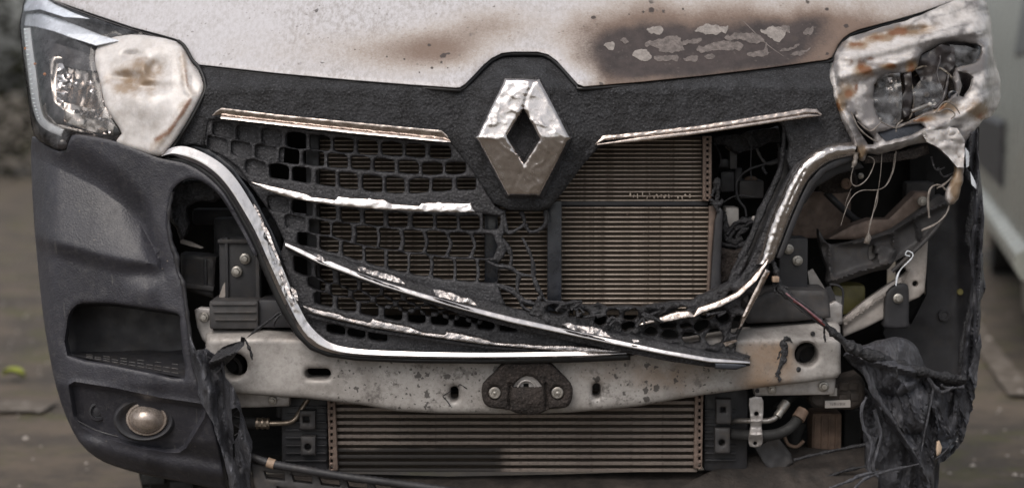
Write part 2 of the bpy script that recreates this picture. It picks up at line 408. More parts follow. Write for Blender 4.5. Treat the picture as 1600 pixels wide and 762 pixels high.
# bumper beam: mask r = soot speckle, g = rust tint
m = NT('beam_metal'); a = m.attr()
c = m.mix(m.ramp(m.noise(12, 6, .7, m.vec((1, 1, 1))), .3, .7), (.43, .41, .395), (.27, .25, .235))
c = m.mix(m.math('MULTIPLY', m.ramp(m.noise(110, 5, .75), .42, .72), .4), c, (.17, .155, .145))
c = m.mix(m.math('MULTIPLY', m.ramp(m.math('ADD', a[1], m.math('MULTIPLY', m.math('SUBTRACT', m.noise(16, 5, .7), .5), .8)), .15, 1), .85), c, (.27, .175, .105))
spk = m.math('MAXIMUM', m.speck(46, .02, .42, .9), m.speck(120, .05, .4, .9)); gate = m.ramp(m.math('ADD', m.math('MULTIPLY', a[0], .55), m.math('MULTIPLY', m.noise(13, 4), .75)), .48, .72)
c = m.mix(m.math('MULTIPLY', m.math('MULTIPLY', spk, gate), .85), c, (.055, .05, .048))
blot = m.math('MULTIPLY', m.ramp(m.noise(34, 5, .75), .52, .66), a[0]); c = m.mix(m.math('MULTIPLY', blot, .95), c, (.09, .08, .075))
m.set('Base Color', c); m.set('Metallic', .25); m.set('Roughness', m.ramp(m.noise(40, 4), .3, .7, .42, .66)); m.bump([(m.noise(300, 4), .22, .0007), (m.noise(9, 3), .2, .006)])
# chrome with burnt, crinkled skin
def chrome(name, c, rough, wr, wsc, dirtamt=.35, dirt=(.16, .11, .08)):
    m = NT(name)
    wv = m.noise(wsc, 5, .62, dist=1.6); wr2 = m.voro(wsc * 1.1, 'DISTANCE_TO_EDGE')
    col = m.mix(m.math('MULTIPLY', m.ramp(m.noise(60, 6, .7), .48, .72), dirtamt), c, dirt)
    m.set('Base Color', col); m.set('Metallic', .95); m.set('Roughness', m.ramp(m.noise(80, 4), .3, .7, max(.04, rough - .1), rough + .16))
    m.bump([(wv, wr, .003), (wr2, wr * .35, .0015)])
chrome('chrome', (.57, .545, .545), .10, .06, 25, .25)
chrome('chrome_wrinkled', (.60, .56, .545), .12, .17, 42, .3)
chrome('chrome_burnt', (.52, .45, .41), .22, .22, 45, .5)
chrome('foil', (.29, .275, .275), .26, .5, 80, .35)
chrome('reflector', (.42, .37, .33), .14, .3, 30, .5, (.08, .055, .04))
# radiator
m = NT('radiator_core')
wv = m.n('ShaderNodeTexWave'); wv.inputs['Scale'].default_value = 120; wv.bands_direction = 'X'; m.l(m.tc.outputs['Object'], wv.inputs[0])
c = m.mix(m.ramp(m.noise(10, 5, .7), .3, .7), (.070, .055, .042), (.026, .020, .015)); c = m.mix(m.math('MULTIPLY', wv.outputs['Fac'], .6), c, (.12, .092, .068))
c = m.mix(m.ramp(m.voro(60), .09, .04), c, (.14, .11, .09))
m.set('Base Color', c); m.set('Roughness', .7); m.bump([(wv.outputs['Fac'], .8, .003)])
m = NT('radiator_tube')
c = m.mix(m.ramp(m.noise(30, 5, .7), .3, .7), (.52, .44, .375), (.30, .245, .20)); c = m.mix(m.math('MULTIPLY', m.ramp(m.noise(120, 4), .52, .7), .6), c, (.07, .05, .04))
m.set('Base Color', c); m.set('Metallic', .3); m.set('Roughness', .5)
m = NT('cooler_bar')   # soot patch has its own place on the lower left of the cooler
tcz = m.n('ShaderNodeSeparateXYZ'); m.l(m.n('ShaderNodeNewGeometry').outputs['Position'], tcz.inputs[0])
c = m.mix(m.ramp(m.noise(14, 5, .7, m.vec((.3, 1, 2))), .3, .7), (.27, .225, .195), (.14, .115, .10))
c = m.mix(m.math('MULTIPLY', m.ramp(m.noise(120, 4), .5, .72), .5), c, (.05, .04, .034))
soot = m.math('MULTIPLY', m.ramp(m.math('ADD', tcz.outputs[2], m.math('MULTIPLY', m.math('SUBTRACT', m.noise(12, 5), .5), .03)), .356, .344), m.ramp(m.math('ADD', tcz.outputs[0], m.math('MULTIPLY', m.math('SUBTRACT', m.noise(20, 5), .5), .1)), .0, -.05))
c = m.mix(m.math('MULTIPLY', soot, .93), c, (.014, .013, .013)); m.set('Base Color', c); m.set('Roughness', .6); m.set('Metallic', .15)
m.bump([(m.noise(150, 4), .3, .001)])
# headlights
def glassy(name, tint, haze):
    m = NT(name); t = m.t; out = t.nodes['Material Output']
    tr = m.n('ShaderNodeBsdfTransparent'); tr.inputs[0].default_value = (*tint, 1); gl = m.n('ShaderNodeBsdfGlossy'); gl.inputs['Roughness'].default_value = .06
    df = m.n('ShaderNodeBsdfPrincipled'); df.inputs['Base Color'].default_value = (.55, .56, .6, 1); df.inputs['Roughness'].default_value = .3
    fr = m.n('ShaderNodeFresnel'); fr.inputs[0].default_value = 1.5
    bp = m.n('ShaderNodeBump'); bp.inputs['Strength'].default_value = .08; bp.inputs['Distance'].default_value = .002; m.l(m.noise(45, 3), bp.inputs['Height']); m.l(bp.outputs[0], fr.inputs['Normal']); m.l(bp.outputs[0], gl.inputs['Normal'])
    a1 = m.n('ShaderNodeMixShader'); m.l(m.math('MULTIPLY', m.ramp(m.noise(20, 5, .7), .3, .8), haze), a1.inputs[0]); m.l(tr.outputs[0], a1.inputs[1]); m.l(df.outputs[0], a1.inputs[2])
    a2 = m.n('ShaderNodeMixShader'); m.l(fr.outputs[0], a2.inputs[0]); m.l(a1.outputs[0], a2.inputs[1]); m.l(gl.outputs[0], a2.inputs[2]); m.l(a2.outputs[0], out.inputs[0])
glassy('lens_clear', (.95, .96, .98), .16)
glassy('lens_smoky', (.6, .58, .56), .35)
m = NT('melted_lens'); a = m.attr()   # mask r = scorched ochre, g = amber burn, b = grey smoke
c = m.mix(m.ramp(m.noise(30, 6, .7), .3, .72), (.66, .635, .63), (.47, .44, .425))
fib = m.noise(60, 6, .8, m.vec((1, 1, .25)), 1.2); c = m.mix(m.math('MULTIPLY', m.ramp(fib, .5, .75), .3), c, (.72, .70, .70))
j = m.math('MULTIPLY', m.math('SUBTRACT', m.noise(45, 5, .7), .5), .7)
c = m.mix(m.math('MULTIPLY', m.ramp(m.math('ADD', a[2], j), .12, .75), .9), c, (.11, .10, .10))
c = m.mix(m.math('MULTIPLY', m.ramp(m.math('ADD', a[0], j), .08, .7), .85), c, (.24, .155, .08))
c = m.mix(m.math('MULTIPLY', m.ramp(m.math('ADD', a[1], j), .12, .85), .92), c, (.17, .062, .016))
m.set('Base Color', c); m.set('Roughness', m.ramp(fib, .3, .7, .26, .48)); m.b.inputs['Subsurface Weight'].default_value = .3; m.b.inputs['Subsurface Radius'].default_value = (.01, .008, .006); m.b.inputs['Subsurface Scale'].default_value = .3
m.b.inputs['Coat Weight'].default_value = .6; m.b.inputs['Coat Roughness'].default_value = .16; m.bump([(fib, .35, .003), (m.noise(110, 5, .7), .25, .002)])
plain('light_guide', (.93, .95, .97), .18, 0, .12, 40, .1, 120, .0006)
plain('frost_and_glare', (.76, .80, .86), .2, 0, .15, 30, .2, 60, .001, (.3, .3, .34), .5)  # painted sky glare on the left lens; also frosted teeth, strand and shards
for k_ in ('frost_and_glare',):
    b_ = M[k_].node_tree.nodes['Principled BSDF']; b_.inputs['Thin Film Thickness'].default_value = 620; b_.inputs['Thin Film IOR'].default_value = 1.6
plain('amber', (.65, .2, .02), .2, 0, .2, 60, .1)
plain('lamp_black', (.034, .030, .032), .3, 0, .4, 12, .2, 60, .002, (.10, .08, .065), .4)
plain('fog_glass', (.42, .36, .32), .28, .55, .25, 40, .35, 60, .002, (.2, .14, .11), .5)
plain('drip', (.19, .17, .155), .3, 0, .25, 60, .2, 120, .0006, (.14, .1, .07), .5)
# place
m = NT('asphalt')
c = m.mix(m.ramp(m.noise(2.4, 8, .75), .36, .62), (.125, .096, .070), (.050, .040, .032)); c = m.mix(m.math('MULTIPLY', m.ramp(m.noise(90, 4, .7), .5, .7), .5), c, (.14, .125, .11))
c = m.mix(m.math('MULTIPLY', m.ramp(m.noise(2.6, 6, .75), .50, .62), .7), c, (.075, .072, .026)); m.set('Base Color', c); m.set('Roughness', .8); m.bump([(m.noise(160, 4), .6, .006)])
m = NT('road_paint'); c = m.mix(m.ramp(m.noise(9, 7, .8), .36, .58), (.19, .165, .14), (.085, .068, .052)); m.set('Base Color', c); m.set('Roughness', .8)
plain('car_white', (.27, .28, .255), .3, 0, .06, 3, .03, 60, .0005, (.28, .27, .25), .3)
plain('leaf_dark', (.014, .015, .006), .9, 0, .5, 9, .1, 60, spec=.1)
plain('leaf_yellow', (.24, .27, .04), .5, 0, .2, 30, .1, 60)
plain('pebble', (.34, .31, .28), .8, 0, .4, 8, .3, 60)
plain('paint_residue', (.135, .115, .108), .6, 0, .35, 80, .8, 130, .003, (.085, .066, .06), .9)
plain('paint_flake', (.25, .225, .21), .5, 0, .25, 60, .6, 130, .003, (.17, .14, .125), .7)
m = NT('label_print')   # pale sticker with an illegible dark line of print
sx = m.n('ShaderNodeSeparateXYZ'); m.l(m.tc.outputs['Generated'], sx.inputs[0])
band = m.math('MULTIPLY', m.math('MULTIPLY', m.ramp(sx.outputs[2], .3, .36), m.ramp(sx.outputs[2], .72, .66)), m.math('MULTIPLY', m.ramp(sx.outputs[0], .16, .2), m.ramp(sx.outputs[0], .82, .78)))
br = m.ramp(m.noise(5, 2, .5, m.vec((220, 1, 12))), .42, .52); m.set('Base Color', m.mix(m.math('MULTIPLY', band, m.math('MULTIPLY', br, .75)), (.42, .39, .37), (.07, .06, .06))); m.set('Roughness', .5)

# ================================================================ setting
def ground():
    xs = np.concatenate([np.linspace(-150, -6, 9), np.linspace(-5, 5, 41), np.linspace(6, 150, 9)])
    ys = np.concatenate([np.linspace(-150, -6, 9), np.linspace(-5, 10, 61), np.linspace(11, 150, 9)])
    X, Y = np.meshgrid(xs, ys); Z = 0.012 * fbm(X, Y, 1.7, 4, 3) * (np.abs(X) < 5.5) * (Y < 10.5) * (Y > -5.5) - 0.012
    V = np.stack([X.ravel(), Y.ravel(), Z.ravel()], -1); n = len(xs)
    fs = [(j * n + i, j * n + i + 1, (j + 1) * n + i + 1, (j + 1) * n + i) for j in range(len(ys) - 1) for i in range(n - 1)]
    tag(obj('ground', V, fs, 'asphalt'), kind='structure')
ground()
def line_strip(p0, p1, wd):
    p0 = np.array(p0); p1 = np.array(p1); t = (p1 - p0) / np.linalg.norm(p1 - p0); n_ = np.array([-t[1], t[0]]) * wd / 2
    V = [(*(p0 + n_), .004), (*(p0 - n_), .004), (*(p1 - n_), .004), (*(p1 + n_), .004)]
    return tag(obj('parking_line', V, [(0, 1, 2, 3)], 'road_paint', smooth=False), kind='structure')
line_strip((-4.5, 2.72), (-1.66, 2.66), .22)
line_strip((2.45, 6.6), (1.90, 2.9), .10)
# pebbles and grit strewn on the asphalt
V, fs = [], []
for k in range(1500):
    x = random.uniform(-4.2, 4.2); y = random.uniform(0.5, 8.5); s = random.uniform(.003, .009) * (2.0 if random.random() < .06 else 1)
    b = len(V)
    for (dx, dy, dz) in ((1, 0, 0), (0, 1, 0), (-1, 0, 0), (0, -1, 0), (0, 0, 1), (0, 0, -.5)):
        V.append((x + dx * s * random.uniform(.7, 1.3), y + dy * s * random.uniform(.7, 1.3), .004 + dz * s * random.uniform(.6, 1)))
    fs += [(b + i, b + (i + 1) % 4, b + 4) for i in range(4)] + [(b + (i + 1) % 4, b + i, b + 5) for i in range(4)]
tag(obj('gravel', V, fs, 'pebble', smooth=False), 'pale grit and pebbles strewn over the asphalt', kind='stuff')
# hedge far behind
def hedge():
    root = empty('hedge', (-9.5, 19, 0))
    tag(root, 'dark green hedge far behind the burnt van', 'hedge')
    V, fs = [], []
    for k in range(9000):
        x = random.uniform(-8, 8); z = random.uniform(0.02, 2.6); y = random.gauss(0, .45) - .3 * math.sin(x * 1.7) + .25 * (z - 1)
        z += .25 * math.sin(x * 2.1) * z / 2
        a = random.uniform(0, 6.28); t = random.uniform(-.8, .8); s = random.uniform(.05, .12); b = len(V)
        u = Vector((math.cos(a), math.sin(a), t)).normalized() * s; v = Vector((-math.sin(a), math.cos(a), random.uniform(-1, 1))).normalized() * s * .55; c = Vector((x, y, z))
        V += [c - u, c + v, c + u, c - v]; fs.append((b, b + 1, b + 2, b + 3))
    obj('foliage', V, fs, 'leaf_dark', root, smooth=False)
    for k in range(8):
        x = -7 + 2 * k
        tube3('stem', [(x, .1, 0), (x + .05, .05, .9), (x - .1, .1, 2.0)], [.06, .045, .02], 'brown_dust', root)
hedge()
def leaf():
    V = []; n = 9
    for i in range(n):
        t = i / (n - 1); w_ = .034 * math.sin(math.pi * min(1, t * 1.02)) ** .7
        for s in (-1, 0, 1): V.append((-1.96 + (t - .5) * .09, 3.30 + s * w_ * 1.3, .012 + .02 * abs(s) + .01 * math.sin(t * 4)))
    fs = [(i * 3 + j, (i + 1) * 3 + j, (i + 1) * 3 + j + 1, i * 3 + j + 1) for i in range(n - 1) for j in range(2)]
    tag(obj('fallen_leaf', V, fs, 'leaf_yellow'), 'bright yellow-green leaf lying on the asphalt at far left', 'leaf')
leaf()
# neighbouring white van, parked at a slight angle on the right
def neighbour():
    root = empty('parked_van', (2.10, 3.6, 0)); root.rotation_euler = (0, 0, -math.atan2(.68, 3.35))
    tag(root, 'pale parked van out of focus beside the burnt one', 'van')
    # own axes: x = 0 side facing us, +x into the vehicle, +y to its rear
    def ext(name, prof, y0, y1, mat, bev=0.0):
        V = []; n = len(prof); ys = np.linspace(y0, y1, 9)
        for i, yy in enumerate(ys): V += [(a, yy, b) for a, b in prof]
        fs = [(i * n + j, (i + 1) * n + j, (i + 1) * n + (j + 1) % n, i * n + (j + 1) % n) for i in range(8) for j in range(n)] + [tuple(range(n)), tuple(8 * n + j for j in range(n))[::-1]]
        return obj(name, V, fs, mat, root, angle=35)
    ext('body', [(.05, .32), (.0, .45), (-.01, .62), (-.005, .99), (.012, 1.06), (.03, 1.3), (.12, 2.0), (.22, 2.1), (1.7, 2.1), (1.8, 2.0), (1.9, 1.3), (1.9, .45), (1.85, .32)], -.2, 5.3, 'car_white')
    ext('side_moulding', [(-.012, .64), (-.035, .66), (-.037, .95), (-.012, .975)], 1.6, 5.1, 'black_plastic')
    ext('sill', [(.02, .35), (-.03, .37), (-.06, .42), (-.055, .47), (.0, .50)], -.1, 5.2, 'car_white')
    ext('side_window', [(.026, 1.28), (.02, 1.29), (.095, 1.92), (.11, 1.92)], .2, 1.5, 'blue_black')
    ext('underbody', [(.12, .2), (.12, .34), (1.7, .34), (1.7, .2)], -.1, 4.4, 'void_black')
    for yy in (.55, 3.85):
        t = bm = bmesh.new(); bmesh.ops.create_cone(bm, cap_ends=True, segments=32, radius1=.33, radius2=.33, depth=.22)
        bmesh.ops.rotate(bm, verts=bm.verts[:], cent=(0, 0, 0), matrix=Matrix.Rotation(R(90), 3, 'Y')); bmesh.ops.translate(bm, verts=bm.verts[:], vec=(.16, yy, .33))
        wh = bm_obj('wheel', bm, 'rubber', root)
        bm = bmesh.new(); bmesh.ops.create_cone(bm, cap_ends=True, segments=32, radius1=.2, radius2=.17, depth=.03)
        bmesh.ops.rotate(bm, verts=bm.verts[:], cent=(0, 0, 0), matrix=Matrix.Rotation(R(-90), 3, 'Y')); bmesh.ops.translate(bm, verts=bm.verts[:], vec=(.045, yy, .33))
        bm_obj('rim', bm, 'steel', wh)
neighbour()

# ================================================================ the burnt van
van = empty('burnt_van')
tag(van, 'white van with burnt-out front, melted grille and torn black bumper', 'van')
# ---- hood
hood_edge = [(-30, -62), (20, -28), (80, 0), (137, 20), (205, 43), (268, 60), (280, 64), (289, 72), (297, 87), (303, 97), (311, 102), (340, 105), (430, 115), (550, 126), (640, 133), (712, 138), (719, 137), (727, 132), (740, 119), (756, 102), (768, 92), (784, 84), (800, 82), (840, 82), (856, 86), (870, 96), (889, 117), (902, 132), (912, 136), (1000, 129), (1100, 119), (1200, 107), (1292, 94), (1300, 90), (1305, 80), (1310, 70), (1318, 60), (1328, 53), (1342, 47), (1395, 33), (1440, 20), (1495, 0), (1545, -22), (1610, -60)]
def hood_mask(px, py):
    n = fbm(px, py, 60, 3, 4)
    tint = .74 * gauss(px, py, 690, 76, 70, 32) + .5 * gauss(px, py, 770, 38, 70, 26) + .42 * gauss(px, py, 610, 84, 90, 34) + .25 * gauss(px, py, 480, 80, 150, 40)
    tint += 1.0 * ss(840, 1010, px + 34 * n) * ss(-6, 58, py + 16 * n) + .18 * ss(560, 900, px) + .3 * ss(1050, 1250, px) * ss(30, 100, py) + .28 * ss(860, 1000, px)
    tint *= 1 - .8 * gauss(px, py, 745, 128, 80, 20); tint -= .5 * gauss(px, py, 900, 126, 46, 18); tint *= 1 - .4 * ss(1290, 1420, px)
    sc = 1.05 * ss(890, 1010, px + 30 * n) * ss(1325, 1215, px - 28 * n + (py - 75) * .6) * ss(14, 66, py + 16 * n + (px - 1100) * .03) * ss(134, 92, py + 10 * n + (px - 1100) * .08)
    sc += .5 * gauss(px, py, 980, 80, 60, 26)
    sp = np.zeros_like(px)
    for (a, b, r_) in ((671, 71, 4), (692, 87, 6), (700, 84, 4), (676, 107, 3), (655, 112, 3), (667, 99, 3), (690, 99, 4), (631, 92, 3), (605, 88, 3), (700, 108, 4), (1018, 16, 6), (1004, 20, 4), (927, 27, 5), (1292, 14, 5), (1322, 41, 5), (1292, 84, 4), (1262, 3, 5), (983, 24, 3), (1067, 15, 2), (1242, 61, 6), (1150, 70, 3)):
        sp = np.maximum(sp, np.exp(-(((px - a) / r_) ** 2 + ((py - b) / (r_ * .8)) ** 2)))
    return np.stack([np.clip(tint, 0, 1.2), np.clip(sc, 0, 1.1), sp, np.ones_like(px)], -1)
def Yhood(px, py):
    y = F(px) + .0016 * (138 - py) + .006
    # centre plateau and the two creases running up the bonnet
    c = np.abs(px - 815); y = y - .012 * ss(150 + (135 - py) * .5, 60 + (135 - py) * .3, c) * ss(-150, 100, py)
    for (a, b, r_) in ((785, 6, 9), (830, 95, 8), (388, 53, 6), (808, 12, 7), (712, 118, 8), (818, 70, 7), (540, 28, 6), (640, 18, 5)): y = y - .0022 * gauss(px, py, a, b, r_, r_)
    return y + .0006 * fbm(px, py, 26, 9, 3)
hood = sheet('hood', hood_edge + [(1600, -190), (0, -190)], Yhood, 'hood_paint', van, step=5, thick=.022, r=9, rd=.010, attr=hood_mask)
# pale crusts where heat lifted the lettering from the scorched paint
res = [[(1010, 46), (1020, 43), (1036, 43), (1034, 51), (1024, 54), (1014, 52)], [(1085, 47), (1100, 40), (1115, 39), (1124, 44), (1138, 43), (1130, 51), (1112, 54), (1095, 51)],
       [(945, 70), (954, 65), (960, 70), (957, 76), (948, 75)], [(969, 64), (976, 61), (982, 67), (974, 69)], [(990, 82), (996, 79), (1008, 80), (1015, 88), (1012, 95), (1000, 94), (992, 90)],
       [(1008, 66), (1025, 62), (1050, 57), (1064, 58), (1066, 65), (1086, 60), (1098, 61), (1090, 68), (1068, 71), (1070, 79), (1050, 81), (1030, 80), (1024, 73), (1010, 73)],
       [(1022, 88), (1040, 85), (1058, 87), (1056, 95), (1040, 96), (1024, 95)], [(1067, 91), (1080, 87), (1091, 90), (1086, 97), (1072, 96)], [(1101, 88), (1110, 86), (1116, 90), (1108, 95), (1102, 93)],
       [(1090, 78), (1100, 70), (1130, 66), (1155, 66), (1160, 74), (1140, 79), (1118, 78), (1098, 82)], [(1134, 60), (1148, 53), (1172, 52), (1190, 58), (1192, 64), (1178, 69), (1164, 62), (1150, 64)],
       [(1187, 50), (1205, 42), (1220, 44), (1234, 52), (1230, 47), (1222, 60), (1212, 64), (1200, 57)], [(1168, 84), (1185, 80), (1194, 76), (1198, 67), (1200, 80), (1206, 82), (1194, 87), (1172, 88)],
       [(1218, 79), (1235, 74), (1250, 67), (1244, 75), (1230, 80)], [(1236, 86), (1250, 78), (1267, 76), (1258, 84), (1244, 88)], [(1253, 52), (1262, 46), (1270, 42), (1268, 53), (1258, 56)], [(1217, 42), (1228, 40), (1234, 46), (1226, 51)]]
for i, q in enumerate(res):
    sheet('paint_crust', smooth_line(q, 4, True), lambda a, b: Yhood(a, b) - .0012 - .0012 * fbm(a, b, 7, 5, 2), 'paint_flake' if i in (0, 1, 2, 4, 11) else 'paint_residue', hood, step=1.8, thick=.0011, jag=4.2, jsc=7, seed=i + 2)
q = [(1158, 30), (1176, 48), (1190, 62), (1205, 75), (1224, 88)]
tube('scratch', [(a, b, float(Yhood(np.array([a]), np.array([b]))[0])) for a, b in q], [.3, .8, 1.1, 1.1, .4], 'paint_residue', hood, n=5, flat=.5)
# black rubber seal in the gap under the bonnet edge
tube('hood_seal', [(a, b + 3, float(Yhood(np.array([a]), np.array([b]))[0]) + .016) for a, b in hood_edge[2:-2]], 3.2, 'rubber_seal', van, sub=2)

# ---- charred panel above the grille, with the raised seat of the emblem
EMB = [(793, 123), (838, 125), (847, 132), (889, 212), (887, 220), (846, 300), (838, 305), (797, 305), (790, 300), (747, 220), (746, 211), (785, 132)]
seat_poly = [(785, 112), (846, 112), (905, 213), (858, 312), (845, 320), (792, 320), (780, 312), (730, 215)]
Ygp = lambda px, py: Y0(px, py) + .016 + .010 * ss(150, 230, np.asarray(py, float)) * 0
def emb_sd(px, py):
    q = np.stack([px, py], -1); d = bdist(q, [np.array(seat_poly, float)]); return np.where(inside(q, [np.array(seat_poly, float)]), -d, d)
def Ypanel(px, py):
    y = F(px) + .0017 * np.clip(138 - py, 0, None) + .020
    y = y - .022 * ss(26, -6, emb_sd(px, py)) + .012 * ss(-14, -24, emb_sd(px, py)) * 0
    amp = ss(420, 760, px) * .6 + .4
    return y + amp * (.0030 * fbm(px, py, 10, 2, 3) + .0016 * ridge(px, py, 16, 6))
panel_out = [(288, 60), (330, 95), (500, 113), (712, 126), (740, 105), (770, 80), (850, 70), (905, 122), (1000, 118), (1100, 108), (1200, 96), (1298, 80), (1297, 110), (1305, 150), (1322, 190), (1343, 232), (1330, 232), (1296, 240), (1268, 258), (1252, 276), (1238, 272), (1230, 250), (1234, 225), (1226, 200), (1216, 190), (1120, 204), (1000, 220), (936, 229), (908, 262), (880, 300), (858, 325), (842, 330), (795, 328), (772, 318), (735, 262), (704, 224), (560, 212), (450, 199), (345, 187), (326, 190), (320, 230), (300, 226), (262, 236), (250, 240), (268, 225), (292, 190), (312, 155), (321, 138), (316, 112), (300, 85)]
gp = sheet('grille_panel', panel_out, Ypanel, 'char_panel', van, step=4.2, thick=.02, r=6, rd=.008, jag=.8)
# ---- emblem: burnt chrome lozenge
def Yemb(px, py):
    y = -.030 - .026 * (1 - np.abs(py - 214) / 92) + .004 * np.abs(px - 818) / 70
    w_ = .0012 * fbm(px, py, 40, 8, 2) - .0026 * np.exp(-np.abs(fbm(px + .5 * py, py - .4 * px, 34, 14, 2)) * 9) - .0013 * np.exp(-np.abs(fbm(px - .6 * py, py, 18, 24, 2)) * 8) + .0005 * fbm(px, py, 9, 33, 2)
    w_ = w_ + .0026 * np.exp(-(pdist(px, py, [(836, 124), (823, 150), (818, 170)]) / 2.2) ** 2) + .0014 * np.exp(-(pdist(px, py, [(818, 260), (806, 285), (797, 304)]) / 2.5) ** 2)
    return y + w_ - .001 * np.exp(-(pdist(px, py, [(747, 214), (772, 218), (791, 214), (792, 212)]) / 2.5) ** 2)
inner = [(818, 170), (843, 217), (819, 256), (792, 213)]
emb = sheet('emblem', smooth_line(EMB, 2, True), Yemb, 'chrome_wrinkled', van, holes=[inner], step=2.6, thick=.030, r=4.5, rd=.009, angle=50)
sheet('emblem_core', [(812, 160), (852, 217), (820, 268), (784, 213)], lambda a, b: .006 + .004 * fbm(a, b * 2.4, 14, 3, 3), 'char_melt', emb, step=3, thick=.004)
sheet('emblem_carrier', [(790, 117), (842, 118), (896, 213), (850, 309), (790, 310), (740, 214)], lambda a, b: -.010 + 0 * a, 'char_melt', emb, holes=[[(818, 176), (838, 217), (819, 250), (797, 213)]], step=5, thick=.022, r=5, rd=.008, rough=.002)

# ---- grille meshes
def cell(x0, x1, t0, t1, b0, b1, bulge=0, seed=0, cut=4.5):
    x0 -= .3; x1 += .3; t0 -= .3; t1 -= .3; b0 += .4; b1 += .4; xm = (x0 + x1) / 2; tm = (t0 + t1) / 2 - random.uniform(.6, 2.2); bm2 = (b0 + b1) / 2 + random.uniform(.4, 1.8)
    c = [(x0, t0), (xm, tm), (x1, t1), (x1 + bulge, (t1 + b1) / 2), (x1, b1), (xm, bm2), (x0, b0), (x0 + bulge * .9, (t0 + b0) / 2)] if bulge else [(x0, t0), (xm, tm), (x1, t1), (x1, b1), (xm, bm2), (x0, b0)]
    c = np.array(c, float); out = []
    m_ = len(c)
    for i in range(m_):
        p, a, b = c[i], c[i - 1], c[(i + 1) % m_]; da = (a - p) / np.linalg.norm(a - p); db = (b - p) / np.linalg.norm(b - p); k = cut * random.uniform(.6, 1.25)
        out += [p + da * k, p + (da + db) * k * .28, p + db * k]
    out = np.array(out); out += rng.uniform(-.6, .6, out.shape)
    return out
def row(x0, pitch, n, wd, top, h, bulge=0):
    f = interp(top); hf = h if callable(h) else (lambda x: h); r_ = []
    for i in range(n):
        a = x0 + i * pitch + random.uniform(-.8, .8); b = a + wd + random.uniform(-1.2, 1.2)
        bu = bulge(a) if callable(bulge) else bulge
        r_.append(cell(a, b, f(a), f(b), f(a) + hf(a), f(b) + hf(b), bu))
    return r_
Yg = lambda px, py: F(px) + .026
def Ymesh(px, py): return Yg(px, py) + .0011 * fbm(px, py, 7, 5, 3)
hA = row(334, 37.6, 10, 31, [(330, 190), (374, 197), (450, 207), (560, 219), (680, 229), (710, 230)], lambda x: np.interp(x, [334, 450, 680], [21, 23, 18]))
hA += row(325, 37.2, 11, 31, [(320, 212), (361, 221), (444, 232), (551, 244), (661, 255), (730, 254)], lambda x: np.interp(x, [325, 450, 700], [20, 22, 17]))
hA += row(384, 36.6, 10, 30, [(380, 249), (423, 256), (495, 265), (568, 274), (641, 281), (745, 278)], lambda x: np.interp(x, [384, 500, 600, 720], [20, 23, 23, 18]))
outA = [(322, 184), (345, 184), (450, 196), (560, 208), (704, 220), (738, 262), (775, 322), (790, 330), (786, 338), (752, 334), (640, 330), (525, 320), (440, 302), (392, 290), (372, 262), (340, 238), (312, 224), (316, 200)]
gA = sheet('grille_mesh', outA, Ymesh, 'char_mesh', gp, holes=hA, step=3.2, thick=.024, r=3.0, rd=.007, angle=70)
sheet('blanking_plate', [(316, 186), (372, 190), (446, 203), (443, 254), (419, 252), (419, 284), (392, 288), (340, 248), (314, 236)], lambda a, b: Yg(a, b) + .014, 'char_mesh', gA, step=7, thick=.003, rough=.002)
hB = row(419, 37.6, 9, 30.5, [(415, 305), (457, 312), (534, 325), (608, 333), (719, 338), (760, 338)], 20.5)
hB += row(446, 36.6, 9, 31, [(440, 333), (483, 342), (556, 353), (624, 359), (696, 364), (770, 367)], lambda x: np.interp(x, [446, 520, 590, 700, 760], [20, 21, 31, 36, 37]), lambda x: np.interp(x, [500, 600, 760], [0, 4, 9]))
hB += row(465, 35.2, 9, 29.5, [(465, 362), (500, 368), (571, 386), (640, 397), (706, 405), (780, 409)], lambda x: np.interp(x, [465, 560, 640, 740], [20, 23, 31, 34]), lambda x: np.interp(x, [500, 640, 760], [0, 1, 5]))
hB += [cell(754, 780, 329, 330, 358, 358, 2)]
outB = [(388, 286), (440, 300), (525, 318), (640, 328), (752, 331), (775, 324), (786, 332), (789, 360), (784, 372), (792, 390), (787, 402), (778, 412), (782, 428), (776, 442), (782, 455), (790, 478), (760, 478), (700, 462), (640, 444), (560, 418), (480, 392), (446, 382), (430, 345), (410, 315)]
gB = sheet('grille_mesh', outB, Ymesh, 'char_mesh', gp, holes=hB, step=3.2, thick=.022, r=3.0, rd=.006, jag=.9, angle=70)
sheet('blanking_plate', [(412, 300), (453, 306), (453, 331), (478, 334), (478, 360), (444, 358), (425, 330)], lambda a, b: Yg(a, b) + .014, 'char_mesh', gB, step=7, thick=.003, rough=.002)
hC = row(459, 35.3, 8, 27, [(459, 399), (492, 412), (562, 436), (640, 458), (760, 487)], lambda x: np.interp(x, [459, 560, 720], [24, 21, 12]))
hC += row(482, 35.0, 8, 26, [(480, 430), (517, 443), (552, 452), (640, 473), (760, 500)], lambda x: np.interp(x, [480, 640, 740], [17, 15, 8]))
hC += row(492, 36.2, 9, 28, [(492, 455), (530, 464), (601, 477), (672, 488), (800, 508)], lambda x: np.interp(x, [492, 640, 800], [19, 20, 10]))
hC += row(510, 33, 3, 28, [(505, 505), (545, 512), (620, 523)], 12)
outC = [(444, 376), (480, 398), (560, 425), (640, 449), (700, 468), (800, 495), (880, 512), (960, 528), (1020, 540), (1000, 552), (985, 556), (900, 556), (700, 556), (560, 551), (515, 544), (494, 528), (476, 504), (462, 472), (452, 440), (438, 400)]
gC = sheet('grille_mesh', outC, lambda a, b: Ymesh(a, b) - .004, 'char_mesh', gp, holes=hC, step=3.2, thick=.022, r=3.4, rd=.006, angle=70)
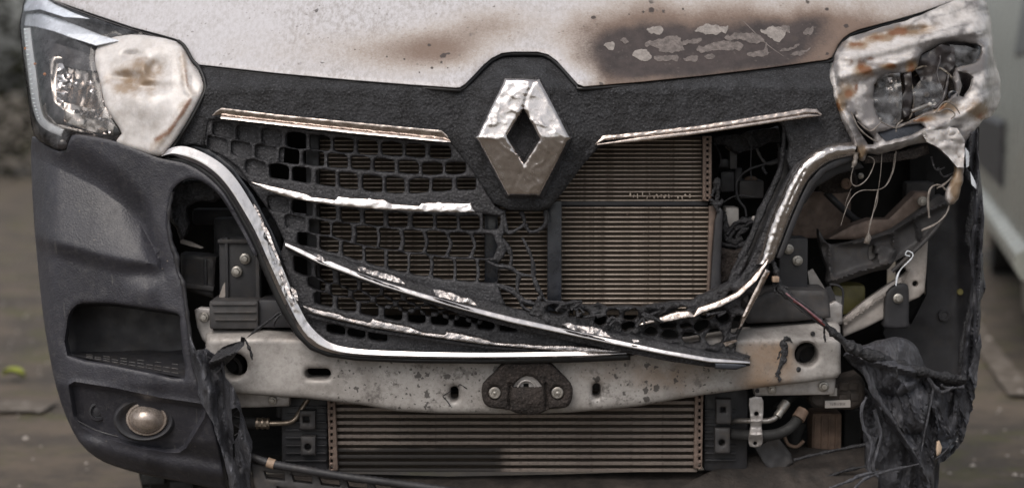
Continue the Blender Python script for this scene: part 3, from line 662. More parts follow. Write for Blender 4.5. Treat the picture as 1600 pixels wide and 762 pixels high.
# dark inner web between chrome surround and mesh (left)
sheet('surround_web', [(266, 232), (300, 224), (330, 234), (365, 262), (396, 305), (425, 360), (446, 410), (466, 460), (482, 495), (505, 522), (540, 538), (640, 547), (800, 549), (985, 549), (985, 562), (800, 567), (640, 566), (545, 562), (490, 548), (462, 515), (436, 462), (404, 392), (374, 335), (345, 292), (310, 262), (262, 248)], lambda a, b: Yg(a, b) + .012, 'blue_black', gp, step=6, thick=.02, r=3, rd=.004, rough=.001)
# hanging, torn net strands
Ys = lambda px, py: float(F(px)) + .034
strands = [[(782, 370), (794, 387), (799, 402), (797, 417)], [(816, 371), (824, 387), (832, 407), (834, 429)], [(760, 406), (776, 415), (797, 418), (812, 428), (834, 431)], [(833, 430), (839, 447), (846, 460), (855, 470), (880, 474)],
           [(811, 429), (808, 452), (814, 466), (830, 473)], [(776, 445), (802, 457), (819, 470), (838, 476)], [(787, 328), (790, 355), (797, 363), (819, 350), (814, 330)], [(821, 350), (827, 361), (840, 360), (853, 349), (852, 328)],
           [(755, 362), (770, 362), (787, 360)], [(846, 460), (841, 470), (836, 478)], [(752, 452), (775, 445), (800, 452), (815, 470)], [(855, 470), (870, 482), (895, 486)], [(756, 330), (762, 326), (775, 327), (786, 333)], [(812, 466), (818, 480), (838, 488)]]
for i, s in enumerate(strands):
    tube('net_strand', s, [3.3 + .8 * math.sin(i * 2.1 + k * 1.7) - (1.6 if (k == 0 and i in (0, 1)) else 0) for k in range(len(s))], 'char_mesh', gp, y=Ys, wob=.3, seed=i, n=8, flat=1.3)
for i in range(46):      # frayed fibres
    s = random.choice(strands); a = random.choice(s); tube('fibre', [(a[0], a[1]), (a[0] + random.uniform(-5, 5), a[1] + random.uniform(3, 9))], [.7, .25], 'char_mesh', gp, y=lambda x, y_: Ys(x, y_) - .004, n=4, sub=1)
# crumpled net piled on the broken bar (right)
hN = []
for (a, b, rx, ry, t) in ((986, 492, 12, 8, -.4), (982, 509, 11, 6, -.3), (1012, 498, 11, 6, -.5), (1043, 509, 14, 5, 0), (1016, 517, 10, 6, .1), (1046, 523, 14, 7, .1), (1080, 527, 14, 9, .1), (1097, 508, 13, 8, -.4), (1107, 490, 13, 7, -.5), (1116, 526, 14, 13, -.6), (1130, 495, 10, 12, -.7), (1150, 507, 7, 16, .3), (870, 484, 15, 7, .1), (905, 491, 17, 7, .1), (938, 500, 9, 9, .3), (958, 490, 9, 7, 0), (1060, 487, 16, 5, -.4), (1142, 538, 8, 5, 0), (1140, 462, 8, 5, -.6), (1165, 470, 5, 12, .4), (1072, 508, 9, 4, 0)):
    an = np.linspace(0, 2 * math.pi, 12, endpoint=False); x = rx * np.sign(np.cos(an)) * np.abs(np.cos(an)) ** .8; z = ry * np.sign(np.sin(an)) * np.abs(np.sin(an)) ** .8
    hN.append(np.stack([a + x * math.cos(t) - z * math.sin(t), b + x * math.sin(t) + z * math.cos(t)], -1) + rng.uniform(-1, 1, (12, 2)))
outN = [(838, 470), (852, 473), (880, 472), (900, 470), (915, 477), (935, 474), (950, 480), (975, 478), (1000, 480), (1035, 473), (1060, 470), (1080, 470), (1100, 458), (1125, 446), (1150, 436), (1170, 418), (1190, 402), (1204, 400), (1200, 420), (1188, 440), (1176, 470), (1164, 500), (1152, 530), (1150, 548), (1172, 556), (1165, 572), (1150, 577), (1128, 574), (1080, 560), (1000, 545), (930, 530), (860, 508), (826, 490)]
Yn = lambda px, py: F(px) - .004 + .016 * fbm(px, py, 30, 7, 3) + .006 * ridge(px, py, 14, 3)
net = sheet('melted_net', outN, Yn, 'char_melt', gp, holes=hN, step=3, thick=.02, r=5, rd=.012, jag=2.2, angle=75)
for i in range(16):
    a = random.uniform(860, 1140); b = np.interp(a, [860, 1000, 1140], [486, 500, 500]) + random.uniform(-14, 14)
    tube('melted_lump', [(a, b), (a + random.uniform(-14, 14), b - random.uniform(4, 10)), (a + random.uniform(-26, 26), b + random.uniform(-6, 6))], [random.uniform(1.5, 3.2) for _ in range(3)], 'char_melt', net, y=lambda x, y_: float(F(x)) - .014 + random.uniform(-.008, .004), wob=.35, seed=i)

# ---- chrome strips
def strip(name, top, bot, mat, tilt, off, parent=gp, crumple=.0006, jag=0, seed=3, csc=9, thick=.012, h=.002, nv=7):
    ft, fb = interp(top), interp(bot)
    return loft(name, top, bot, lambda a, b, v: F(a) + off - tilt * (b - .5 * (ft(a) + fb(a))) + crumple * fbm(a, b, csc, seed, 2) + crumple * np.abs(fbm(a + 2 * b, b, csc * 1.8, seed + 4, 2)), mat, parent, nv=nv, thick=thick, prof=lambda v: h * (2 * v - 1) ** 4, jag=jag, seed=seed, du=2.2)
strip('chrome_strip', [(331, 181), (337, 174), (346, 169), (356, 170), (430, 179), (560, 192), (690, 204), (698, 211), (704, 221)], [(331, 181), (345, 180), (430, 190), (560, 204), (690, 217), (698, 219), (704, 221)], 'chrome_burnt', -.00045, -.006, crumple=.0011)
strip('chrome_lip', [(345, 181), (430, 190.5), (560, 204.5), (690, 217), (704, 221)], [(345, 186), (430, 195.5), (560, 210), (690, 222), (704, 222.5)], 'chrome_wrinkled', .0010, -.010, crumple=.0004)
strip('chrome_strip', [(929, 226), (940, 212), (1000, 206), (1090, 196), (1180, 182), (1262, 169), (1276, 170), (1284, 178)], [(929, 226), (945, 218.5), (1000, 213), (1090, 203), (1180, 190), (1262, 177), (1276, 177), (1284, 180)], 'chrome_burnt', .0005, -.004, jag=.9, crumple=.0016, seed=8)
strip('chrome_lip', [(933, 225), (1000, 214), (1090, 204), (1180, 191), (1262, 178), (1283, 180)], [(933, 227), (1000, 221), (1090, 210), (1180, 196.5), (1262, 183.5), (1283, 181)], 'chrome_burnt', .0002, -.009, crumple=.0004)
strip('chrome_strip', [(393, 284), (420, 289), (455, 297), (478, 302), (488, 307), (525, 312), (527, 306), (560, 309), (600, 311), (614, 318), (657, 321), (658, 316), (700, 316), (736, 317), (742, 330)], [(393, 285), (412, 295), (440, 305), (480, 314), (530, 321), (600, 327), (660, 330), (700, 331), (742, 331)], 'chrome_wrinkled', .0005, -.006, crumple=.0013, seed=5)
# long bar, broken away on the right and fallen across the bumper beam
btop = [(446, 378), (470, 388), (500, 402), (520, 408), (560, 425), (600, 439), (660, 457), (720, 474), (800, 494), (880, 512), (960, 529), (1040, 546), (1110, 558), (1172, 564)]
bbot = [(446, 385), (470, 397), (500, 412), (520, 419), (560, 434), (600, 448), (660, 466), (720, 483), (800, 504), (880, 521), (960, 538), (1040, 554), (1110, 566), (1172, 568)]
Ybar = lambda px: F(px) - .012 - .05 * ss(850, 1170, px)
def barstrip(name, t, b, mat, tilt, off, cr=.0003, jag=0, h=.003, thick=.012, seed=3):
    ft, fb = interp(t), interp(b)
    return loft(name, t, b, lambda p, q, v: Ybar(p) + off - tilt * (q - .5 * (ft(p) + fb(p))) + cr * fbm(p, q, 10, 3, 3), mat, gp, nv=7, thick=thick, prof=lambda v: h * (2 * v - 1) ** 4, jag=jag, seed=seed, du=2.5)
barstrip('chrome_strip', btop, bbot, 'chrome', .00062, -.004, h=.0015)
carrier_t = [(446, 376), (480, 388), (520, 400), (560, 412), (620, 432), (680, 449), (740, 464), (800, 482), (880, 503), (960, 519), (1040, 535), (1100, 548), (1150, 556), (1172, 562)]
barstrip('strip_carrier', carrier_t, [(446, 388), (470, 400), (560, 438), (660, 470), (720, 490), (800, 512), (880, 530), (960, 547), (1040, 563), (1100, 572), (1140, 576), (1172, 571)], 'char_melt', .0002, .010, jag=1.8, cr=.003, h=.006, thick=.02)
barstrip('strip_carrier', [(1118, 566), (1150, 568), (1166, 570)], [(1118, 576), (1150, 577), (1166, 572)], 'blue_black', 0, -.006, jag=1.0)
def peel(pts, seed, parent=gp, off=-.020, mat='foil'):
    sheet('peeled_foil', pts, lambda p, q: Ybar(p) + off - .0008 * (q - np.mean([k[1] for k in pts])) + .005 * fbm(p, q, 7, seed, 3), mat, parent, step=2.2, thick=.0012, jag=1.6, seed=seed, angle=60)
peel([(488, 396), (500, 398), (507, 404), (518, 409), (508, 409), (500, 407), (492, 404), (496, 401)], 1)
peel([(557, 416), (566, 417), (574, 421), (582, 423), (590, 422), (598, 427), (606, 428), (614, 430), (624, 435), (632, 443), (620, 441), (604, 437), (590, 432), (574, 427), (562, 423)], 2)
peel([(676, 452), (690, 453), (700, 456), (712, 459), (724, 464), (735, 466), (745, 476), (730, 474), (712, 470), (694, 465), (680, 460)], 3)
peel([(878, 506), (890, 504), (904, 508), (920, 509), (938, 513), (948, 520), (958, 527), (940, 524), (915, 519), (892, 514)], 4)
peel([(988, 530), (996, 530), (1000, 533), (990, 535)], 5)
# lower bar
strip('chrome_strip', [(474, 477), (500, 484), (530, 490), (540, 495), (578, 503), (582, 497), (600, 502), (640, 510), (660, 518), (695, 522), (698, 517), (730, 522), (752, 527), (770, 534), (850, 539), (900, 540), (940, 544), (985, 549)], [(474, 480), (488, 489), (530, 500), (580, 511), (660, 524), (760, 538), (850, 546), (920, 550), (985, 552)], 'foil', .0004, -.008, crumple=.0016, seed=9, jag=.7)
strip('strip_shade', [(480, 489), (530, 501), (580, 512), (660, 525), (760, 539), (850, 547), (985, 553)], [(490, 498), (530, 508), (580, 519), (660, 531), (760, 544), (850, 550), (985, 554)], 'char_melt', 0, .0, jag=.6)  # dark strip painting in the shadow gap under the lower bar
# chrome surround, left and along the bottom
so_ = smooth_line([(252, 242), (268, 231), (290, 229), (318, 239), (346, 256), (369, 280), (391, 314), (411, 350), (427, 386), (442, 420), (457, 456), (469, 482), (482, 505), (500, 524), (521, 537), (560, 545), (640, 549), (760, 551), (900, 549), (985, 549.5)], 4)
si_ = smooth_line([(252, 245), (268, 243), (282, 247), (310, 258), (335, 276), (355, 300), (375, 332), (395, 367), (412, 405), (428, 440), (442, 470), (455, 495), (470, 520), (490, 540), (520, 551), (560, 556), (640, 559), (760, 560), (900, 558), (985, 552)], 4)
sur = loft('chrome_surround', so_, si_, lambda a, b, v: F(a) - .014 + .0022 * np.abs(fbm(a, b, 8, 3, 2)) * ss(300, 380, b) * ss(545, 480, b) * (v < .65) + (.0095 * max(0, 1 - v / .7) + .012 * max(0, (v - .7) / .3)) * np.interp(b, [240, 300, 430, 520, 560], [.6, 1, .75, .5, .5]), 'chrome', gp, nv=14, thick=.016, du=2.6, angle=35)
sheet('surround_backing', [(254, 246), (285, 246), (310, 257), (335, 275), (356, 299), (376, 331), (396, 366), (413, 404), (429, 439), (443, 469), (456, 494), (471, 519), (491, 539), (520, 551), (560, 556), (640, 559), (760, 560), (985, 552), (985, 562), (900, 566), (760, 568), (640, 567), (555, 563), (512, 557), (484, 546), (462, 524), (446, 499), (432, 472), (418, 440), (402, 404), (386, 368), (368, 335), (350, 306), (330, 284), (305, 266), (280, 256), (256, 250)], lambda a, b: F(a) + .004, 'rubber_seal', gp, step=5, thick=.02, r=3, rd=.004)
# wrinkled blue-black skin peeling inside the lower-left surround
for k, q in enumerate(([(396, 318), (404, 330), (415, 352), (430, 388), (440, 410), (434, 404), (422, 380), (410, 356), (400, 336)], [(430, 392), (440, 420), (450, 448), (462, 476), (458, 474), (446, 452), (436, 426), (428, 402)], [(452, 444), (462, 454), (466, 470), (460, 466)])):
    peel(q, 10 + k, off=-.008)
# chrome surround, right: curved upper piece and the broken lower tip
ro_ = smooth_line([(1340, 222), (1312, 223), (1286, 230), (1263, 243), (1246, 260), (1233, 281), (1221, 306), (1206, 340), (1196, 370), (1188, 398), (1181, 413)], 4)
ri_ = smooth_line([(1334, 244), (1302, 251), (1281, 263), (1262, 283), (1248, 311), (1235, 341), (1222, 375), (1212, 400), (1205, 411)], 4)
loft('chrome_surround', ri_, ro_, lambda a, b, v: F(a) - .012 + .0030 * np.abs(fbm(a, b, 9, 5, 3)) + .004 * np.exp(-(pdist(a, b, [(1258, 265), (1240, 300), (1222, 345), (1205, 395)]) / 1.6) ** 2), 'chrome_wrinkled', gp, nv=12, thick=.016, du=2.4, prof=lambda v: .016 * (2 * v - 1) ** 2, angle=70)
sheet('surround_backing', [(1336, 240), (1300, 252), (1281, 264), (1263, 284), (1249, 312), (1236, 342), (1223, 376), (1213, 402), (1221, 405), (1232, 380), (1245, 345), (1258, 315), (1272, 290), (1290, 270), (1315, 258), (1338, 250)], lambda a, b: F(a) + .006, 'black_plastic', gp, step=5, thick=.02, r=3, rd=.004)
sheet('surround_backing', [(1260, 243), (1240, 258), (1228, 280), (1214, 308), (1200, 340), (1184, 380), (1165, 420), (1150, 440), (1168, 436), (1190, 404), (1200, 372), (1212, 340), (1228, 305), (1240, 282), (1254, 262)], lambda a, b: F(a) + .012 + .008 * fbm(a, b, 16, 4, 3), 'char_melt', gp, step=3.5, thick=.02, r=4, rd=.006, jag=1.5)
sheet('surround_tip', [(1196, 418), (1204, 424), (1190, 452), (1176, 478), (1160, 508), (1154, 514), (1160, 492), (1176, 458)], lambda a, b: F(a) - .014 + .001 * fbm(a, b, 8, 3, 2), 'chrome_burnt', gp, step=2.6, thick=.012, r=4, rd=.006)
sheet('strip_fragment', [(997, 508), (1012, 498), (1022, 494), (1024, 503), (1010, 506)], lambda a, b: F(a) - .018 - .0006 * (b - 500), 'chrome_burnt', gp, step=2.5, thick=.006, r=2, rd=.003)
sheet('strip_fragment', [(1030, 495), (1058, 486), (1078, 485), (1084, 492), (1090, 480), (1120, 470), (1148, 457), (1172, 436), (1198, 404), (1203, 406), (1182, 438), (1156, 463), (1126, 479), (1098, 488), (1085, 495), (1068, 497), (1032, 504)], lambda a, b: F(a) - .020 - .0006 * (b - np.interp(a, [1030, 1085, 1150, 1200], [499, 488, 460, 405])) + .0014 * fbm(a, b, 8, 6, 3), 'chrome_burnt', gp, step=2.6, thick=.008, r=2.4, rd=.003, jag=.6)
sheet('strip_fragment', [(1130, 535), (1150, 530), (1152, 533), (1134, 541)], lambda a, b: F(a) - .02 + 0 * a, 'chrome_burnt', gp, step=3, thick=.004)

# ================================================================ behind the grille
def wall(name, pts, mat, parent, thick=.006):     # flat plate from four or more corners (px, py, y)
    P = [W(*p) for p in pts]; n = len(P); V = list(P) + [p + np.array([0, thick, 0]) for p in P]
    fs = [tuple(range(n))[::-1], tuple(n + i for i in range(n))] + [(i, (i + 1) % n, n + (i + 1) % n, n + i) for i in range(n)]
    return obj(name, V, fs, mat, parent, smooth=False)
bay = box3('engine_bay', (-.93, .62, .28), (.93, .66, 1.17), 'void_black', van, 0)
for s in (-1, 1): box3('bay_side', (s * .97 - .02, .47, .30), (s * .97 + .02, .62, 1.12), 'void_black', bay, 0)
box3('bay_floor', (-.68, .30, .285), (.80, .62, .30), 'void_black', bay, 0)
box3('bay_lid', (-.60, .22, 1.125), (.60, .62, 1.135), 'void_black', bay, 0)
# ---- condenser and radiator
rad = box('radiator', 486, 325, 1110, 492, .135, .165, 'radiator_core', van, .002)
box('upper_core', 486, 214, 1102, 317, .130, .16, 'radiator_core', rad, .002)
def tubes(x0, x1, ys, d, th, mat, parent, name='tube'):
    first = None
    for i, yy in enumerate(ys):
        a = W(x0, yy, d); b = W(x1, yy, d); h = th * .00137 / 2
        if first is None:
            first = box3(name, (a[0], d, a[2] - h), (b[0], d + .007, a[2] + h), mat, parent, .001); z0 = a[2]; o = first
        else:
            o = first.copy(); COL.objects.link(o); o.parent = parent; o.location = (random.uniform(-.0008, .0008), random.uniform(-.0006, .0006), a[2] - z0)
        o.rotation_euler = (0, 0, 0)
tubes(498, 1098, [220 + 6.65 * k for k in range(15)], .124, 1.8, 'radiator_tube', rad)
tubes(490, 1110, [324.5 + 7.45 * k for k in range(22)], .128, 2.1, 'radiator_tube', rad)
box('header_rail', 488, 314.5, 1106, 321.5, .127, .16, 'black_plastic', rad, .002)
for k in range(16):
    a = 985 + k * 6 + random.uniform(-2, 2); box('bent_fin', a, 303 + random.uniform(-2, 3), a + random.uniform(1.2, 3), 309 + random.uniform(-2, 3), .121, .126, 'radiator_tube', rad, .0004, random.uniform(-.5, .5))
for k in range(46):
    a = random.uniform(500, 1095); b = random.choice([random.uniform(222, 308), random.uniform(330, 478)]); box('fin_debris', a, b, a + random.uniform(1, 2.4), b + random.uniform(1, 2.6), .1285, .131, 'tan_metal', rad, .0003, random.uniform(-1, 1))
def slotted(name, x0, y0, x1, y1, n, d, mat, parent, tilt=0):
    h = (y1 - y0) / n; hs_ = []
    cx = (x0 + x1) / 2
    for i in range(n):
        c = y0 + h * (i + .5); hs_.append([(cx - 1.5, c - h * .24), (cx + 2.5, c - h * .24), (cx + 2.5, c + h * .24), (cx - 1.5, c + h * .24)])
    return sheet(name, [(x0, y0), (x1, y0), (x1 + tilt, y1), (x0 + tilt, y1)], d, mat, parent, holes=hs_, step=3.5, thick=.02, r=2, rd=.002)
slotted('end_tank', 1098, 213, 1112, 314, 11, .108, 'tan_metal', rad)
wall('end_tank_back', [(1096, 212, .124), (1113, 212, .124), (1113, 315, .124), (1096, 315, .124)], 'void_black', rad)
sheet('side_plate', [(1108, 322), (1122, 322), (1116, 350), (1112, 400), (1108, 478), (1104, 478)], .118, 'tan_metal', rad, step=6, thick=.02, r=2, rd=.002)
sheet('side_shroud', [(1124, 322), (1130, 330), (1126, 420), (1128, 486), (1108, 486), (1113, 400), (1117, 345)], .10, 'black_plastic', rad, step=6, thick=.04, r=3, rd=.004)
box('centre_post', 855, 314, 878, 486, .075, .11, 'blue_black', van, .004)
box('side_post', 757, 318, 778, 486, .085, .115, 'blue_black', van, .004)
box('side_post', 480, 205, 498, 480, .10, .13, 'black_plastic', van, .004)
# ---- lower charge cooler
ic = box('intercooler', 520, 610, 1092, 736, .165, .19, 'radiator_core', van, .002)
tubes(522, 1090, [618 + 10.55 * k for k in range(12)], .148, 5.6, 'cooler_bar', ic, 'bar')
slotted('end_column', 511, 622, 524, 735, 11, .138, 'tan_metal', ic, 4)
slotted('end_column', 1086, 614, 1099, 732, 11, .138, 'tan_metal', ic, -2)
box('cooler_tank', 440, 610, 512, 738, .17, .23, 'black_plastic', ic, .01)
for k in range(9): box('tank_rib', 446, 622 + 12 * k, 510, 625 + 12 * k, .162, .18, 'black_plastic', ic, .002)
box('cooler_tank', 1099, 600, 1170, 736, .17, .23, 'black_plastic', ic, .01)
for k in range(8): box('tank_rib', 1101, 640 + 11 * k, 1150, 643 + 11 * k, .162, .18, 'black_plastic', ic, .002)
def tab(x0, y0, x1, y1, d, hole):
    t_ = sheet('mount_tab', [(x0, y0), (x1, y0), (x1, y1), (x0, y1)], d, 'dusty_plastic', ic, holes=[hole], step=4, thick=.02, r=3, rd=.004)
sq = lambda x, y, s: [(x - s, y - s), (x + s, y - s), (x + s, y + s), (x - s, y + s)]
cir = lambda x, y, rx, ry=None, n=18: [(x + rx * math.cos(2 * math.pi * i / n), y + (ry or rx) * math.sin(2 * math.pi * i / n)) for i in range(n)]
tab(468, 641, 493, 671, .14, sq(478, 655, 5)); tab(470, 681, 493, 711, .14, cir(481, 698, 5))
tab(1119, 623, 1143, 662, .13, sq(1130, 640, 4)); tab(1117, 668, 1141, 708, .13, cir(1128, 691, 5))
# undertray in front of the axle
sheet('undertray', [(380, 742), (520, 740), (700, 745), (860, 742), (1100, 735), (1180, 706), (1260, 690), (1350, 705), (1380, 790), (360, 790)], lambda a, b: .34 - .0030 * (b - 690) + .006 * fbm(a, b, 40, 3, 3), 'brown_dust', van, step=8, thick=.01, rough=.003)

# ---- bumper beam
Yb = lambda px, py: .045 + .55 * F(px) + .0
slot = lambda x, y, hw, hh: (smooth_line([(x - hw, y - hh), (x + hw, y - hh), (x + hw, y + hh), (x - hw, y + hh)], 1, True)).tolist()
def stadium(x, y, hw, hh, n=8):
    out = []; r_ = min(hw, hh)
    for i in range(4 * n):
        a = 2 * math.pi * i / (4 * n); cx = (hw - r_) * (1 if math.cos(a) >= 0 else -1); cy = (hh - r_) * (1 if math.sin(a) >= 0 else -1); out.append((x + cx + r_ * math.cos(a), y + cy + r_ * math.sin(a)))
    return out
beam_out = [(322, 518), (335, 513), (420, 516), (520, 528), (650, 540), (800, 545), (950, 542), (1080, 530), (1160, 516), (1230, 509), (1296, 503), (1308, 504), (1313, 510), (1314, 582), (1308, 590), (1260, 597), (1206, 603), (1096, 617), (1037, 627), (1000, 634), (940, 640), (890, 644), (820, 646), (760, 646), (680, 645), (620, 642), (565, 632), (480, 622), (372, 615), (340, 611), (326, 600), (320, 560)]
def beam_mask(px, py):
    n = fbm(px, py, 50, 6, 4)
    sp = .8 * gauss(px, py, 650, 600, 110, 50) + .7 * gauss(px, py, 1000, 600, 110, 40) + .25
    ru = .75 * ss(1120, 1190, px + 20 * n) * ss(1275, 1215, px) * ss(520, 545, py) + .35 * gauss(px, py, 960, 580, 130, 30) + .45 * gauss(px, py, 1060, 590, 70, 30) + .3 * gauss(px, py, 430, 525, 120, 14)
    return np.stack([np.clip(sp, 0, 1), np.clip(ru, 0, 1), 0 * px], -1)
beam = sheet('bumper_beam', beam_out, lambda a, b: Yb(a, b) + .040 * ss(534, 508, b + 0 * a) + .003 * fbm(a, b, 160, 3, 2), 'beam_metal', van,
             holes=[cir(367, 571, 20), stadium(497, 583, 20, 8), stadium(710, 614, 6.5, 11), stadium(932, 609, 6.5, 11), cir(1260, 553, 18.5)], step=5, thick=.05, r=8, rd=.012, attr=beam_mask)
wall('beam_back', [(322, 510, .21), (1312, 500, .21), (1312, 588, .21), (1000, 630, .15), (640, 638, .15), (322, 606, .21)], 'void_black', beam)
lathe('inner_sleeve', 1260, 553, .19, [(22, 0), (22, 40), (17, 44), (15, 20), (13, 5)], 'dusty_plastic', beam)
lathe('inner_sleeve', 360, 572, .19, [(24, 0), (24, 40), (19, 44), (15, 20), (12, 5)], 'dusty_plastic', beam)
# end brackets and flanges of the beam
sheet('beam_bracket', [(304, 484), (312, 480), (332, 482), (334, 522), (326, 540), (316, 530), (308, 510)], .105, 'zinc', beam, step=5, thick=.02, r=3, rd=.003)
bolt(319, 495, .102, 8, 'bolt_steel', beam)
sheet('beam_flange', [(345, 604), (400, 612), (452, 620), (452, 634), (400, 636), (352, 636)], .125, 'zinc', beam, step=6, thick=.03, r=2, rd=.003)
bolt(426, 625, .122, 7, 'bolt_steel', beam)
sheet('beam_flange', [(1176, 598), (1210, 596), (1300, 588), (1306, 592), (1304, 616), (1180, 618)], .115, 'zinc', beam, step=6, thick=.03, r=2, rd=.003)
bolt(1206, 608, .112, 7, 'bolt_steel', beam); bolt(1287, 603, .112, 8.5, 'bolt_steel', beam); lathe('rivet', 1183, 610, .112, [(3.5, 0), (3.5, 2), (2, 4)], 'black_plastic', beam, 10)
# charred latch mount in the middle of the beam
mt_out = [(787, 567), (800, 566), (846, 566), (859, 567), (876, 583), (892, 600), (895, 613), (892, 628), (884, 636), (868, 638), (857, 639), (848, 644), (830, 648), (807, 645), (796, 640), (781, 638), (766, 636), (757, 630), (753, 618), (754, 601), (770, 585)]
def Ymt(px, py):
    y = .012 + .010 * ss(14, 8, np.hypot(px - 773, (py - 613))) + .010 * ss(14, 8, np.hypot(px - 871, py - 613)) - .010 * gauss(px, py, 824, 625, 22, 16)
    y = y + .012 * np.exp(-(pdist(px, py, [(797, 600), (796, 636)]) / 2.5) ** 2) + .012 * np.exp(-(pdist(px, py, [(853, 600), (854, 636)]) / 2.5) ** 2)
    return y + .0025 * fbm(px, py, 9, 4, 3)
mount = sheet('latch_mount', smooth_line(mt_out, 2, True), Ymt, 'char_brown', beam, holes=[[(801, 604), (806, 597), (814, 590), (822, 587), (832, 588), (840, 594), (848, 604), (840, 605), (808, 605)]], step=3, thick=.035, r=4, rd=.008)
sheet('latch_plate', [(798, 606), (803, 596), (813, 587), (822, 584), (834, 585), (844, 593), (852, 606)], .026, 'zinc', beam, holes=[sq(822, 603, 4)], step=3, thick=.01, r=2, rd=.002)
tube('latch_arc', [(809, 604, .02), (814, 597, .02), (822, 594, .02), (831, 597, .02), (836, 604, .02)], 1.6, 'zinc', beam)
wall('latch_shade', [(812, 596, .036), (832, 596, .036), (832, 610, .036), (812, 610, .036)], 'void_black', beam, .002)  # black plate standing in for the shadow inside the latch
for a in (773, 871): lathe('flange_bolt', a, 613, .018, [(9.5, 0), (9.5, 4), (8, 6), (5.5, 6), (5, 3), (3, 3), (2.6, 8), (1, 9)], 'bolt_steel', beam)
# hairline cracks of soot, curled plastic threads stuck to the beam
for q in ([(716, 604), (718, 600), (724, 603), (730, 607)], [(706, 610), (697, 615), (692, 619), (698, 625), (704, 634)]): tube('soot_thread', [(a, b, float(Yb(a, b)) - .001) for a, b in q], .7, 'char_melt', beam, n=5, wob=.4)
tube('melted_drip', [(a, b, float(Yb(a, b)) - .003) for a, b in [(1225, 527), (1231, 528), (1224, 533), (1226, 545), (1224, 560), (1218, 575), (1214, 588)]], [2, 3, 4, 4.5, 4, 4.5, 2.5], 'char_melt', beam, wob=.5, flat=.5)
tube('melted_drip', [(a, b, float(Yb(a, b)) - .003) for a, b in [(1212, 582), (1218, 590), (1217, 597)]], [1.5, 2.5, 1.5], 'char_melt', beam, wob=.5, flat=.5)
tube('melted_drip', [(a, b, float(Yb(a, b)) - .003) for a, b in [(1225, 528), (1232, 528), (1238, 535)]], [2, 2, 1], 'char_melt', beam, wob=.5, flat=.5)
tube('melted_drip', [(a, b, float(Yb(a, b)) - .001) for a, b in [(1218, 549), (1217, 556), (1214, 562)]], [1, 1.4, .6], 'char_melt', beam, wob=.5, flat=.5)
lathe('melted_spot', 1247, 577, float(Yb(1247, 577)) + .001, [(5, 0), (4, 1.5), (2, 2)], 'char_melt', beam, 10); lathe('melted_spot', 1270, 521, float(Yb(1270, 521)) + .012, [(4, 0), (3, 3), (1, 4)], 'char_melt', beam, 10)

# ---- left cavity (behind the torn bumper corner)
cav = box('mount_block', 343, 378, 408, 482, .16, .26, 'black_plastic', van, .006)
bolt(383, 404, .157, 9, 'bolt_steel', cav); bolt(370, 424, .157, 9, 'bolt_steel', cav)
box('mount_rib', 352, 372, 356, 480, .152, .18, 'black_plastic', cav, .002); box('mount_rib', 400, 385, 405, 470, .152, .18, 'dusty_plastic', cav, .002)
box('mount_top', 340, 374, 412, 380, .15, .26, 'dusty_plastic', cav, .002)
box('crash_pad', 327, 470, 403, 514, .085, .22, 'dusty_plastic', van, .006)
box('crash_pad', 404, 468, 470, 512, .10, .22, 'black_plastic', van, .006)
for k in range(3): box('pad_rib', 330 + 3 * k, 474 + 12 * k, 400, 477 + 12 * k, .080, .1, 'dusty_plastic', van, .002)
md = sheet('air_duct', [(282, 396), (318, 398), (338, 402), (336, 438), (334, 466), (306, 458), (288, 450), (283, 425)], lambda a, b: .22 + .004 * fbm(a, b, 20, 3), 'dusty_plastic', van, step=6, thick=.06, r=5, rd=.01)
box('duct_rib', 318, 405, 323, 452, .212, .23, 'black_plastic', md, .003)
box('duct_lip', 284, 444, 334, 452, .208, .24, 'dusty_plastic', md, .003, .12)
sheet('pale_edge', [(281, 373), (298, 378), (318, 387), (314, 388), (296, 384), (282, 380)], .20, 'alu_plate', van, step=4, thick=.01)
sheet('pale_edge', [(348, 446), (352, 440), (352, 462), (346, 470), (340, 470)], .155, 'alu_plate', van, step=4, thick=.01)
tube('cable', [(398, 400, .13), (405, 396, .12), (412, 390, .11)], 1.2, 'steel', van)
box('cross_beam', 300, 326, 440, 352, .34, .38, 'black_plastic', van, .01)
box('inner_panel', 335, 340, 440, 480, .30, .34, 'black_plastic', van, .01)
sheet('melted_rim', [(268, 296), (278, 285), (295, 277), (318, 278), (338, 292), (350, 306), (335, 316), (318, 314), (304, 318), (292, 326), (294, 350), (290, 366), (282, 376), (276, 360), (266, 345)], lambda a, b: F(a) + .075 + .018 * fbm(a, b, 22, 5, 3), 'char_melt', van, step=4, thick=.02, r=5, rd=.01, jag=2)
for q in ([(478, 508), (452, 498), (438, 488), (424, 498), (405, 512), (385, 528)], [(447, 485), (446, 496), (452, 508)], [(440, 490), (430, 500), (428, 512)], [(383, 530), (388, 540), (392, 550), (394, 562)]):
    tube('burnt_wire', q, [1.6] + [2.0 + random.uniform(-.6, .8) for _ in q[1:-1]] + [.7], 'char_melt', van, y=.04, wob=.45)

